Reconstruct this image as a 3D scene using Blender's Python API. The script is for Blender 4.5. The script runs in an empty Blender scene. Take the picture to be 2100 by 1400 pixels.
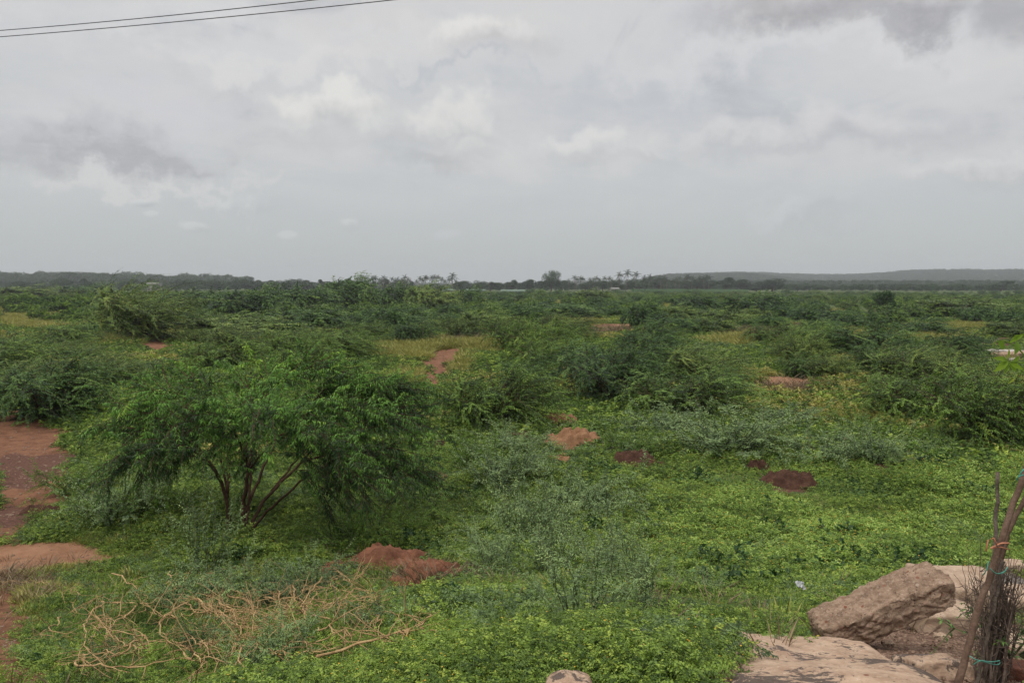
import bpy, math, random
import numpy as np
from mathutils import Vector, Matrix

# ------------------------------------------------------------------ camera, world, sun
SC = bpy.context.scene
COL = SC.collection
FPX, W, H = 1617.0, 2100.0, 1400.0
CAMZ = 5.2
PITCH = math.atan(117.0 / FPX)
cd = bpy.data.cameras.new("camera")
cam = bpy.data.objects.new("camera", cd)
COL.objects.link(cam)
cam.location = (0, 0, CAMZ)
cam.rotation_euler = (math.pi / 2 - PITCH, 0, 0)
cd.sensor_width = 36.0
cd.lens = 36.0 * FPX / W
cd.clip_start = 0.05
cd.clip_end = 30000
SC.camera = cam
SC.view_settings.view_transform = 'Standard'
SC.view_settings.look = 'None'
SC.view_settings.gamma = 1
SC.view_settings.exposure = 0.25
SC.cycles.max_bounces = 6
SC.cycles.diffuse_bounces = 3
SC.cycles.transmission_bounces = 3
SC.cycles.glossy_bounces = 2
SC.cycles.volume_bounces = 0
SC.cycles.sample_clamp_indirect = 4

SUN_EL, SUN_AZ = math.radians(58), math.radians(-140)   # azimuth from +Y towards +X: behind the camera, to the left
sl = bpy.data.lights.new("sun", 'SUN')
sl.energy = 1.5
sl.angle = math.radians(16)
sl.color = (1.0, 0.95, 0.87)
sun = bpy.data.objects.new("sun", sl)
COL.objects.link(sun)
sd = Vector((math.sin(SUN_AZ) * math.cos(SUN_EL), math.cos(SUN_AZ) * math.cos(SUN_EL), math.sin(SUN_EL)))
sun.rotation_euler = sd.to_track_quat('Z', 'Y').to_euler()
sun.location = sd * 50

wd = bpy.data.worlds.new("World")
SC.world = wd
wd.use_nodes = True
wd.cycles.sampling_method = 'NONE'


class NT:
    """small helper for node trees"""
    def __init__(s, tree):
        s.t = tree; s.n = tree.nodes; s.l = tree.links

    def new(s, typ, **kw):
        n = s.n.new(typ)
        for k, v in kw.items():
            setattr(n, k, v)
        return n

    def put(s, sock, v):
        if isinstance(v, bpy.types.NodeSocket):
            s.l.new(v, sock)
        elif v is not None:
            if hasattr(sock.default_value, '__len__') and not hasattr(v, '__len__'):
                v = (v, v, v)
            if hasattr(sock.default_value, '__len__') and len(sock.default_value) == 4 and len(v) == 3:
                v = tuple(v) + (1,)
            sock.default_value = v

    def math(s, op, a, b=None, c=None, clamp=False):
        n = s.new('ShaderNodeMath', operation=op, use_clamp=clamp)
        s.put(n.inputs[0], a)
        if b is not None: s.put(n.inputs[1], b)
        if c is not None: s.put(n.inputs[2], c)
        return n.outputs[0]

    def mix(s, f, a, b, mode='MIX'):
        n = s.new('ShaderNodeMix', data_type='RGBA', blend_type=mode)
        s.put(n.inputs[0], f); s.put(n.inputs[6], a); s.put(n.inputs[7], b)
        return n.outputs[2]

    def noise(s, vec, scale, detail=4, rough=0.55, dist=0.0, dim='3D'):
        n = s.new('ShaderNodeTexNoise', noise_dimensions=dim)
        if vec is not None: s.l.new(vec, n.inputs['Vector'])
        n.inputs['Scale'].default_value = scale
        n.inputs['Detail'].default_value = detail
        n.inputs['Roughness'].default_value = rough
        n.inputs['Distortion'].default_value = dist
        return n.outputs['Fac']

    def smooth(s, x, lo, hi, a=0.0, b=1.0):
        n = s.new('ShaderNodeMapRange', interpolation_type='SMOOTHSTEP')
        s.put(n.inputs[0], x)
        for i, v in ((1, lo), (2, hi), (3, a), (4, b)):
            s.put(n.inputs[i], v)
        return n.outputs[0]

    def comb(s, x, y, z):
        n = s.new('ShaderNodeCombineXYZ')
        for i, v in enumerate((x, y, z)): s.put(n.inputs[i], v)
        return n.outputs[0]

    def vmath(s, op, a, b=None, scale=None):
        n = s.new('ShaderNodeVectorMath', operation=op)
        s.put(n.inputs[0], a)
        if b is not None: s.put(n.inputs[1], b)
        if scale is not None: s.put(n.inputs['Scale'], scale)
        return n.outputs[0]


# --- world: Nishita sky nearly hidden behind a full cloud deck with cumulus in it (all in sky directions)
k = NT(wd.node_tree)
k.n.clear()
wout = k.new('ShaderNodeOutputWorld')
bg = k.new('ShaderNodeBackground')
bg.inputs['Strength'].default_value = 0.1
k.l.new(bg.outputs[0], wout.inputs[0])
sky = k.new('ShaderNodeTexSky', sky_type='NISHITA', sun_disc=False, sun_elevation=SUN_EL, sun_rotation=SUN_AZ)
tc = k.new('ShaderNodeTexCoord')
D = tc.outputs['Generated']
sep = k.new('ShaderNodeSeparateXYZ')
k.l.new(D, sep.inputs[0])
sx, sy, sz = sep.outputs
az = k.math('ARCTAN2', sx, sy)
el = k.math('ARCSINE', sz)
AE = k.comb(az, el, 0.0)
# cloud-plane coordinates: flattened towards the horizon
inv = k.math('DIVIDE', 1.0, k.math('ADD', k.math('MAXIMUM', sz, 0.0), 0.12))
CP = k.comb(k.math('MULTIPLY', sx, inv), k.math('MULTIPLY', sy, inv), 0.0)
n_big = k.noise(CP, 0.9, 5, 0.55, 0.6)
n_mid = k.noise(CP, 2.6, 6, 0.6, 0.4)
AES = k.comb(k.math('MULTIPLY', az, 1.0), k.math('MULTIPLY', el, 2.2), 0.3)
n_str = k.noise(AES, 4.0, 6, 0.6, 0.8)


def L(r, g, b):
    def f(c):
        c /= 255.0
        return c / 12.92 if c <= 0.04045 else ((c + 0.055) / 1.055) ** 2.4
    return (f(r), f(g), f(b))


def S10(r, g, b):
    c = L(r, g, b)
    return tuple(x * 10 for x in c)


# base: pale grey blue near the horizon, light grey higher up, brighter overhead
base = k.mix(k.smooth(el, 0.0, 0.17), S10(174, 180, 182), S10(187, 190, 193))
base = k.mix(k.smooth(el, 0.13, 0.36), base, S10(197, 199, 202))
base = k.mix(k.smooth(el, 0.42, 1.1), base, (17.5, 17.2, 16.8))   # an overcast sky is brightest overhead
mott = k.smooth(n_big, 0.38, 0.66)
base = k.mix(k.math('MULTIPLY', mott, k.smooth(el, 0.03, 0.25, 0.0, 0.8)), base, S10(203, 202, 203))
mot2 = k.smooth(n_str, 0.52, 0.72)
base = k.mix(k.math('MULTIPLY', mot2, k.smooth(el, 0.04, 0.22, 0.0, 0.75)), base, S10(207, 206, 205))
mot3 = k.smooth(n_str, 0.48, 0.30)
base = k.mix(k.math('MULTIPLY', mot3, k.smooth(el, 0.05, 0.26, 0.0, 0.75)), base, S10(162, 166, 173))


def pix_dir(u, v):
    a = (u - W / 2) / FPX; b = -(v - H / 2) / FPX
    d = Vector((a, math.cos(PITCH) + b * math.sin(PITCH), -math.sin(PITCH) + b * math.cos(PITCH)))
    return d.normalized()


def sky_ang(u, v):
    d = pix_dir(u, v)
    return math.atan2(d.x, d.y), math.asin(d.z)


wn = k.new('ShaderNodeTexNoise'); k.l.new(AE, wn.inputs['Vector'])
wn.inputs['Scale'].default_value = 9.0; wn.inputs['Detail'].default_value = 7; wn.inputs['Roughness'].default_value = 0.62
warpv = k.vmath('SUBTRACT', wn.outputs['Color'], (0.5, 0.5, 0.5))
billow = k.noise(AE, 26.0, 6, 0.6, 0.2)


def cloud(col, u, v, ru, rv, tone, amp=0.9, soft=0.5, opac=0.8, shade=None, top=True):
    """one cumulus: centre and half-size given as directions, ragged by noise, lighter above and greyer below"""
    a0, e0 = sky_ang(u, v)
    if shade and ru > 50: ru *= 1.35; rv *= 1.3; soft = min(.8, soft * 1.5); opac *= .95
    sa, se = ru / FPX, rv / FPX
    wv = k.vmath('SCALE', warpv, scale=amp * 0.13 * (min(ru, 140) / 100.0))
    p = k.vmath('ADD', AE, wv)
    p = k.vmath('SUBTRACT', p, (a0, e0, 0))
    p = k.vmath('MULTIPLY', p, (1 / sa, 1 / se, 0))
    ln = k.new('ShaderNodeVectorMath', operation='LENGTH'); k.l.new(p, ln.inputs[0])
    r = ln.outputs['Value']
    r = k.math('SUBTRACT', r, k.math('MULTIPLY', k.math('SUBTRACT', billow, 0.5), 0.8 * amp))
    sp = k.new('ShaderNodeSeparateXYZ'); k.l.new(p, sp.inputs[0])
    softn = k.smooth(sp.outputs[1], -0.6, 0.4, min(0.95, soft * 2.0), soft) if top else soft
    m = k.smooth(r, 1.0, k.math('SUBTRACT', 1.0, softn))
    if ru < 60: opac = min(.95, opac * 1.35)
    if v < 60 and u > 1500: opac = 1.0
    m = k.math('MULTIPLY', m, opac)
    if shade:
        g = k.math('ADD', k.math('MULTIPLY', sp.outputs[0], -0.35), sp.outputs[1])
        g = k.math('ADD', g, k.math('MULTIPLY', k.math('SUBTRACT', billow, 0.5), 1.6))
        c = k.mix(k.smooth(g, -0.7, 0.6), tuple(x * .86 for x in S10(*shade)), tuple(x * 1.09 for x in S10(*tone)))
    else:
        f_ = 1.06 if tone[0] > 190 else .88
        if ru < 60: f_ = 1.03
        c = tuple(x * f_ for x in S10(*tone))
    return k.mix(m, col, c)


CL = [  # u, v, ru, rv, tone, amp, soft, opacity, shade
    (640, 60, 700, 45, (203, 203, 204), 1.4, 0.8, 0.5, None),
    (550, 100, 420, 40, (208, 207, 207), 1.4, 0.8, 0.6, None),
    (1300, 200, 420, 90, (190, 194, 201), 1.2, 0.9, 0.7, None),
    (950, 135, 230, 22, (184, 189, 196), 1.2, 0.9, 0.6, None),
    (320, 205, 300, 60, (192, 192, 197), 1.3, 0.9, 0.6, None),
    (130, 290, 300, 48, (175, 176, 181), 1.1, 0.7, 0.85, (168, 169, 174)),
    (300, 320, 200, 26, (172, 173, 178), 1.1, 0.8, 0.7, None),
    (320, 372, 320, 22, (200, 200, 200), 1.3, 0.8, 0.6, None),
    (1600, 100, 500, 60, (204, 204, 206), 1.3, 0.9, 0.6, None),
    (980, 60, 95, 52, (212, 211, 209), 0.9, 0.35, 0.9, (192, 191, 193)),
    (1080, 78, 80, 34, (204, 203, 203), 0.9, 0.5, 0.7, (190, 190, 192)),
    (700, 232, 110, 58, (212, 211, 208), 0.9, 0.30, 0.9, (192, 193, 195)),
    (640, 290, 75, 38, (203, 203, 202), 0.9, 0.5, 0.7, (184, 186, 189)),
    (800, 270, 90, 50, (202, 202, 202), 0.9, 0.5, 0.75, (186, 188, 191)),
    (930, 265, 95, 58, (208, 207, 205), 0.9, 0.35, 0.85, (188, 190, 193)),
    (870, 345, 130, 30, (182, 184, 187), 0.9, 0.8, 0.75, None),
    (970, 305, 55, 26, (208, 207, 205), 0.9, 0.4, 0.6, (188, 190, 193)),
    (1190, 300, 85, 34, (208, 207, 205), 0.9, 0.4, 0.75, (188, 190, 193)),
    (1290, 318, 100, 22, (198, 198, 199), 0.9, 0.6, 0.6, (186, 188, 191)),
    (1560, 290, 150, 42, (200, 199, 200), 0.9, 0.5, 0.75, (182, 183, 188)),
    (1780, 275, 170, 46, (196, 195, 197), 0.9, 0.5, 0.8, (178, 179, 184)),
    (2010, 360, 130, 32, (200, 199, 199), 0.9, 0.4, 0.7, (184, 186, 189)),
    (1650, 440, 110, 28, (186, 189, 192), 0.9, 0.5, 0.6, (178, 182, 186)),
    (1640, 20, 210, 58, (168, 167, 171), 1.0, 0.6, 0.9, (160, 159, 163)),
    (1880, 10, 130, 45, (170, 169, 173), 1.0, 0.7, 0.85, (162, 162, 166)),
    (2090, 40, 90, 50, (178, 178, 182), 1.0, 0.7, 0.8, None),
    (405, 467, 34, 14, (192, 195, 196), 0.9, 0.6, 0.6, (178, 183, 186)),
    (298, 415, 28, 11, (194, 196, 198), 0.6, 0.4, 0.7, (182, 186, 190)),
    (310, 438, 18, 8, (194, 196, 198), 0.6, 0.4, 0.6, None),
    (500, 415, 55, 16, (190, 193, 195), 0.7, 0.5, 0.6, (180, 184, 188)),
    (718, 460, 32, 17, (192, 194, 196), 0.9, 0.6, 0.6, (180, 184, 187)),
    (588, 478, 26, 10, (190, 193, 195), 0.6, 0.4, 0.7, None),
    (920, 483, 36, 12, (184, 188, 191), 0.6, 0.5, 0.6, None),
]
colr = base
for c in CL:
    colr = cloud(colr, *c[:4], c[4], amp=c[5], soft=c[6], opac=c[7], shade=c[8])
skyc = k.mix(0.06, colr, sky.outputs[0])           # a breath of the blue sky behind the deck
below = k.smooth(sz, 0.0, -0.03)
fine_ = k.noise(CP, 7.0, 7, .62, .8)
skyc = k.mix(k.math('MULTIPLY', k.smooth(fine_, .35, .7), k.smooth(el, .04, .2, 0.0, .18)), skyc, S10(206, 205, 204))
skyc = k.mix(1.0, skyc, (.965, .955, .94), 'MULTIPLY')
skyc = k.mix(below, skyc, S10(120, 125, 118))
k.l.new(skyc, bg.inputs['Color'])

# ------------------------------------------------------------------ numpy helpers
RNG = np.random.default_rng(11)
random.seed(5)


def vnoise(x, y, seed=0):
    x = np.asarray(x, float); y = np.asarray(y, float)
    xi = np.floor(x).astype(np.int64); yi = np.floor(y).astype(np.int64)
    xf = x - xi; yf = y - yi
    xf = xf * xf * (3 - 2 * xf); yf = yf * yf * (3 - 2 * yf)

    def h(a, b):
        n = (a * 374761393 + b * 668265263 + seed * 974711) & 0x7fffffff
        n = ((n ^ (n >> 13)) * 1274126177) & 0x7fffffff
        return ((n ^ (n >> 16)) & 0xffff) / 65535.0
    return (h(xi, yi) * (1 - xf) + h(xi + 1, yi) * xf) * (1 - yf) + (h(xi, yi + 1) * (1 - xf) + h(xi + 1, yi + 1) * xf) * yf


def fbm(x, y, seed=0, oct=4):
    s = 0; a = 1; t = 0
    for i in range(oct):
        s = s + a * vnoise(x * 2 ** i + 17.3 * i, y * 2 ** i - 9.1 * i, seed + i); t += a; a *= 0.5
    return s / t


def sstep(x, a, b):
    t = np.clip((x - a) / (b - a), 0, 1)
    return t * t * (3 - 2 * t)


# terrain height: a bank under the viewer on the right, a flat scrub plain, low ridges far off
PR = np.array([(-60, 3.9), (0, 3.8), (3.2, 3.6), (4.5, 3.12), (7, 2.25), (10, 1.3), (14, .42), (18, .1), (26, 0), (9e4, 0)])
PL = np.array([(-60, 3.4), (0, 3.1), (5, 2.55), (8, 1.75), (12, .75), (15, .25), (20, 0.03), (26, 0), (9e4, 0)])


def height(x, y):
    x = np.asarray(x, float); y = np.asarray(y, float)
    d = np.hypot(x * 0.6, y) * np.sign(y + 1e-9)
    zr = np.interp(d, PR[:, 0], PR[:, 1]); zl = np.interp(d, PL[:, 0], PL[:, 1])
    w = sstep(x, -3.5, 0.5)
    z = zl * (1 - w) + zr * w
    r = np.hypot(x, y)
    nearf = sstep(r, 4, 14)
    z = z + (fbm(x / 6, y / 6, 3) - .5) * 0.5 * nearf + (fbm(x / 1.6, y / 1.6, 9) - .5) * 0.14 * sstep(r, 3, 6)
    z = z + (fbm(x / 60, y / 60, 5) - .5) * 1.4 * sstep(r, 60, 250)
    a = np.arctan2(x, y)
    rr = fbm(a * 14 + 3, a * 0 + 1, 21, 5)
    # right ridge, 2.4 km off
    pr = sstep(a, 0.12, 0.26) * (25 + 14 * (rr - .5) + 6 * sstep(a, 0.35, .5)) + 7 * sstep(a, 0.0, .1)
    z = z + pr * np.exp(-((r - 2700) / 520.0) ** 2)
    pr2 = sstep(a, 0.14, 0.2) * (1 - sstep(a, 0.28, 0.38)) * 20
    z = z + pr2 * np.exp(-((r - 1900) / 260.0) ** 2)
    # left ridge, 1.2 km off
    pl = sstep(-a, 0.22, 0.56) * (8 + 12 * (rr - .5)) + 1
    z = z + pl * np.exp(-((r - 1350) / 260.0) ** 2)
    return z


def at(u, v, lift=0.0):
    """ground point seen at photo pixel (u, v)"""
    d = np.array(pix_dir(u, v))
    p = np.array([0, 0, CAMZ])
    lo, hi = 1.0, 6000.0
    for _ in range(2):
        t = np.geomspace(lo, hi, 260)
        hit = (CAMZ + d[2] * t) <= height(d[0] * t, d[1] * t)
        i = int(np.argmax(hit)) if hit.any() else 259
        lo, hi = t[max(0, i - 1)], t[i]
    q = p + d * hi
    return Vector((q[0], q[1], float(height(q[0], q[1])) + lift))


SP, CP_ = math.sin(PITCH), math.cos(PITCH)


def proj(x, y, z):
    f = y * CP_ - (z - CAMZ) * SP
    up = y * SP + (z - CAMZ) * CP_
    f = np.where(f > 0.05, f, 0.05)
    return W / 2 + FPX * x / f, H / 2 - FPX * up / f


def px_m(u, v):
    """metres per photo pixel at the ground point (u, v)"""
    q = at(u, v)
    return (q.y * CP_ - (q.z - CAMZ) * SP) / FPX


# soil patches of the ground: centre and half axes in photo pixels, kind
SOIL = [
    (10, 850, 28, 26, 'r'), (35, 890, 62, 30, 'r'), (60, 925, 88, 30, 'r'), (45, 965, 70, 30, 'd'), (25, 1000, 55, 30, 'r'), (120, 905, 50, 10, 'r'),
    (160, 940, 110, 9, 'd'), (260, 938, 90, 8, 'r'), (10, 1060, 60, 24, 'd'), (70, 1050, 60, 11, 'd'), (0, 1100, 26, 40, 'r'),
    (70, 1135, 170, 26, 's'), (20, 1160, 80, 26, 's'), (300, 1105, 60, 6, 's'), (0, 1240, 40, 60, 'y'), (0, 1320, 45, 60, 'r'), (20, 1390, 70, 40, 'r'), (70, 1180, 60, 14, 'y'), (100, 1215, 50, 12, 'y'),
    (930, 721, 34, 6, 'r'), (908, 729, 34, 10, 'r'), (898, 746, 36, 16, 'r'), (890, 772, 32, 20, 'r'), (938, 734, 10, 14, 'r'), (888, 800, 26, 14, 'r'),
    (905, 710, 120, 9, 'y'), (840, 728, 50, 10, 'y'), (975, 706, 60, 8, 'y'), (1000, 712, 40, 6, 'y'), (850, 775, 40, 14, 'y'), (945, 750, 14, 20, 'y'), (600, 688, 55, 5, 'y'),
    (325, 706, 42, 13, 'r'), (300, 694, 40, 6, 'y'), (170, 697, 60, 8, 'y'), (640, 690, 26, 4, 'd'),
    (40, 636, 60, 5, 'y'), (30, 655, 60, 8, 'y'), (110, 650, 50, 5, 'y'), (130, 622, 70, 4, 'y'), (70, 668, 60, 7, 'y'),
    (1245, 672, 46, 8, 'r'), (1215, 662, 40, 6, 'y'), (1290, 668, 30, 5, 's'),
    (1620, 780, 90, 11, 's'), (1570, 792, 60, 8, 's'), (1640, 795, 50, 7, 's'), (1730, 848, 46, 6, 's'), (1800, 825, 50, 6, 'y'), (1700, 860, 60, 8, 'y'),
    (1110, 618, 80, 3, 'y'), (1085, 616, 40, 3, 's'), (970, 618, 30, 4, 'y'), (1360, 628, 40, 3, 'y'), (1200, 815, 50, 8, 'y'), (1180, 800, 60, 10, 'y'),
    (760, 873, 45, 10, 'r'), (800, 905, 50, 8, 'd'), (1500, 680, 60, 3, 'd'), (1640, 672, 50, 3, 'd'), (1720, 676, 40, 3, 'y'),
    (1500, 700, 40, 8, 'y'), (1840, 692, 120, 8, 'y'), (1980, 672, 110, 7, 'y'), (2060, 700, 60, 8, 'd'), (1770, 743, 120, 6, 'y'), (1990, 660, 50, 3, 'd'), (1960, 785, 90, 8, 'y'),
    (1820, 640, 60, 3, 's'), (1700, 640, 30, 3, 'y'), (2070, 730, 60, 8, 's'), (1555, 690, 30, 9, 'y'),
    (1880, 1330, 150, 34, 'b'), (1990, 1345, 150, 60, 'b'), (2080, 1330, 100, 90, 'b'), (1850, 1300, 110, 22, 'b'), (1180, 1410, 90, 14, 'b'), (1800, 1400, 240, 60, 'b'), (2040, 1210, 90, 60, 'b'),
    (950, 1190, 60, 10, 'y'), (780, 1152, 110, 17, 'r'), (865, 1180, 50, 22, 'r'), (1150, 868, 38, 9, 's'), (1172, 906, 55, 14, 's'), (1135, 950, 40, 8, 's'), (1068, 902, 44, 7, 'd'), (888, 918, 40, 8, 'd'),
    (1308, 952, 50, 12, 'd'), (1622, 992, 60, 14, 'd'), (1556, 960, 24, 9, 'd'), (1818, 965, 42, 8, 'd'), (903, 985, 18, 8, 's'), (75, 1052, 50, 9, 'd'), (1790, 1345, 130, 50, 'b'), (1850, 1290, 120, 40, 'b'), (1560, 1400, 130, 52, 'b'), (1540, 1450, 120, 50, 'b'), (1860, 1500, 290, 120, 'b'), (1880, 1640, 340, 260, 'b'), (2090, 1640, 260, 260, 'b'),
    (20, 870, 50, 45, 'r'), (70, 925, 95, 34, 'r'), (40, 985, 80, 40, 'r'), (10, 1040, 40, 50, 'r'), (40, 905, 115, 60, 'r'), (60, 985, 100, 45, 'r'), (10, 1065, 50, 60, 'r'), (0, 1290, 50, 120, 'r'), (2040, 1470, 160, 140, 'b'), (960, 930, 30, 5, 'y'),
]


def soil_masks(u, v, x, y):
    n = (fbm(x * 1.3, y * 1.3, 33) - .5) * 1.0
    out = {c: np.zeros_like(u) for c in 'rsydb'}
    for (cu, cv, a, b, t) in SOIL:
        r = np.sqrt(((u - cu) / a) ** 2 + ((v - cv) / b) ** 2) / 1.12 + n * 0.8
        out[t] = np.maximum(out[t], 1 - sstep(r, 0.75, 1.15))
    return out


# ------------------------------------------------------------------ mesh building
def mesh_np(name, V, Q, tint=None, mats=(), midx=None, smooth=False):
    me = bpy.data.meshes.new(name)
    V = np.asarray(V, np.float32).reshape(-1, 3); Q = np.asarray(Q, np.int32).reshape(-1, 4)
    me.vertices.add(len(V)); me.vertices.foreach_set('co', V.ravel())
    me.loops.add(Q.size); me.loops.foreach_set('vertex_index', Q.ravel())
    me.polygons.add(len(Q)); me.polygons.foreach_set('loop_start', np.arange(0, Q.size, 4, dtype=np.int32))
    me.polygons.foreach_set('loop_total', np.full(len(Q), 4, np.int32))
    if midx is not None: me.polygons.foreach_set('material_index', np.asarray(midx, np.int32))
    me.polygons.foreach_set('use_smooth', np.full(len(Q), smooth, bool))
    for m in mats: me.materials.append(m)
    me.update(calc_edges=True)
    if tint is not None:
        at_ = me.attributes.new('tint', 'FLOAT', 'POINT')
        at_.data.foreach_set('value', np.asarray(tint, np.float32))
    return me


class MB:
    """collects quads"""
    def __init__(s): s.V = []; s.Q = []; s.T = []; s.M = []; s.n = 0

    def add(s, V, Q, T=None, m=0):
        V = np.asarray(V, float).reshape(-1, 3); Q = np.asarray(Q).reshape(-1, 4)
        s.V.append(V); s.Q.append(Q + s.n)
        s.T.append(np.full(len(V), .5) if T is None else np.asarray(T, float).ravel())
        s.M.append(np.full(len(Q), m)); s.n += len(V)

    def leaves(s, P, Dv, L_, Wd, tint, fold=0.25, droop=0.15, m=0, up=None):
        """leaf blades: P base, Dv direction, folded diamond quads"""
        n = len(P)
        Dv = Dv / (np.linalg.norm(Dv, axis=1, keepdims=True) + 1e-9)
        if up is None: up = np.tile((0, 0, 1.0), (n, 1)) + RNG.normal(0, .45, (n, 3))
        S = np.cross(Dv, up); S /= (np.linalg.norm(S, axis=1, keepdims=True) + 1e-9)
        N = np.cross(S, Dv)
        L_ = np.broadcast_to(L_, (n,))[:, None]; Wd = np.broadcast_to(Wd, (n,))[:, None]
        c = P + Dv * L_ * .45
        a = c + S * Wd * .5 + N * Wd * fold
        b = c - S * Wd * .5 + N * Wd * fold
        t = P + Dv * L_ - N * L_ * droop
        V = np.stack([P, a, t, b], 1).reshape(-1, 3)
        Q = np.arange(4 * n).reshape(n, 4)
        s.add(V, Q, np.repeat(np.broadcast_to(tint, (n,)), 4), m)

    def tube(s, pts, rad, sides=5, tint=.5, m=0, cap=True):
        pts = np.asarray(pts, float); k_ = len(pts)
        rad = np.broadcast_to(rad, (k_,))
        T = np.gradient(pts, axis=0); T /= (np.linalg.norm(T, axis=1, keepdims=True) + 1e-9)
        ref = np.array((0.31, 0.17, 0.93)) if abs(T[0, 2]) < .8 else np.array((0.9, 0.3, 0.1))
        A = np.cross(T, ref); A /= (np.linalg.norm(A, axis=1, keepdims=True) + 1e-9)
        B = np.cross(T, A)
        th = np.linspace(0, 2 * np.pi, sides, endpoint=False)
        V = pts[:, None] + (A[:, None] * np.cos(th)[None, :, None] + B[:, None] * np.sin(th)[None, :, None]) * rad[:, None, None]
        V = V.reshape(-1, 3)
        i = np.arange(k_ - 1)[:, None] * sides; j = np.arange(sides)[None]
        q = np.stack([i + j, i + (j + 1) % sides, i + sides + (j + 1) % sides, i + sides + j], -1).reshape(-1, 4)
        if cap:
            base = len(V)
            V = np.vstack([V, pts[0], pts[-1]])
            e = (k_ - 1) * sides
            qc = []
            for jj in range(0, sides - sides % 2, 2):
                qc.append((base, (jj + 2) % sides, (jj + 1) % sides, jj))
                qc.append((base + 1, e + jj, e + (jj + 1) % sides, e + (jj + 2) % sides))
            if sides % 2:
                qc.append((base, 0, sides - 1, sides - 1)); qc.append((base + 1, e + sides - 1, e, e))
                qc = qc[:-2]
            q = np.vstack([q, np.array(qc)])
        s.add(V, q, np.full(len(V), tint), m)

    def strands(s, P, r0, r1, tint=.4, m=0):
        """many thin 3-sided stems: P is (n, k, 3)"""
        n, k_, _ = P.shape
        T = np.gradient(P, axis=1); T /= (np.linalg.norm(T, axis=2, keepdims=True) + 1e-9)
        A = np.cross(T, np.array((0.3, 0.5, 0.81))); A /= (np.linalg.norm(A, axis=2, keepdims=True) + 1e-9)
        B = np.cross(T, A)
        r0 = np.broadcast_to(r0, (n,)); r1 = np.broadcast_to(r1, (n,))
        r = r0[:, None] + (r1 - r0)[:, None] * np.linspace(0, 1, k_)[None]
        th = np.array([0, 2.094, 4.189])
        V = P[:, :, None] + (A[:, :, None] * np.cos(th)[None, None, :, None] + B[:, :, None] * np.sin(th)[None, None, :, None]) * r[:, :, None, None]
        V = V.reshape(-1, 3)
        b = (np.arange(n)[:, None, None] * k_ + np.arange(k_ - 1)[None, :, None]) * 3
        j = np.arange(3)[None, None]
        q = np.stack([b + j, b + (j + 1) % 3, b + 3 + (j + 1) % 3, b + 3 + j], -1).reshape(-1, 4)
        s.add(V, q, np.full(len(V), tint), m)

    def mesh(s, name, mats, smooth=False):
        return mesh_np(name, np.vstack(s.V), np.vstack(s.Q), np.concatenate(s.T), mats, np.concatenate(s.M), smooth)


def tag(o, label=None, cat=None, group=None, kind=None):
    if label: o['label'] = label
    if cat: o['category'] = cat
    if group: o['group'] = group
    if kind: o['kind'] = kind
    return o


def link(name, me, parent=None, loc=(0, 0, 0), rot=(0, 0, 0), scl=(1, 1, 1)):
    o = bpy.data.objects.new(name, me)
    COL.objects.link(o)
    o.location = loc; o.rotation_euler = rot; o.scale = scl
    if parent: o.parent = parent
    return o


def thing(name, label, cat, loc=(0, 0, 0), rz=0, group=None, scl=(1, 1, 1)):
    o = bpy.data.objects.new(name, None)
    COL.objects.link(o)
    o.empty_display_size = 0.1
    o.location = loc; o.rotation_euler = (0, 0, rz); o.scale = scl
    return tag(o, label, cat, group)


# ------------------------------------------------------------------ materials
def mat(name):
    m = bpy.data.materials.new(name); m.use_nodes = True
    m.node_tree.nodes.clear()
    return m, NT(m.node_tree)


def leaf_mat(name, dark, light, tip=None, rough=.5, trans=.18, spec=.35, vary=.35, wn_scale=.35):
    m, k = mat(name)
    out = k.new('ShaderNodeOutputMaterial')
    a = k.new('ShaderNodeAttribute', attribute_name='tint')
    oi = k.new('ShaderNodeObjectInfo')
    geo = k.new('ShaderNodeNewGeometry')
    wnz = k.noise(geo.outputs['Position'], wn_scale, 3, .6)
    t = k.math('ADD', a.outputs['Fac'], k.math('MULTIPLY', k.math('SUBTRACT', oi.outputs['Random'], .5), vary))
    t = k.math('ADD', t, k.math('MULTIPLY', k.math('SUBTRACT', wnz, .5), 1.1))
    c = k.mix(k.smooth(t, -.05, .85), dark, light)
    if tip:
        c = k.mix(k.smooth(t, .8, 1.3), c, tip)
    p = k.new('ShaderNodeBsdfPrincipled')
    k.put(p.inputs['Base Color'], c)
    p.inputs['Roughness'].default_value = rough
    p.inputs['Specular IOR Level'].default_value = spec
    tr = k.new('ShaderNodeBsdfTranslucent')
    k.put(tr.inputs['Color'], k.mix(.5, c, (.35, .5, .06), 'MULTIPLY'))
    k.put(tr.inputs['Color'], k.mix(.35, c, tuple(min(1, x * 1.5) for x in light)))
    ms = k.new('ShaderNodeMixShader')
    ms.inputs[0].default_value = trans
    k.l.new(p.outputs[0], ms.inputs[1]); k.l.new(tr.outputs[0], ms.inputs[2])
    k.l.new(ms.outputs[0], out.inputs[0])
    return m


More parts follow.
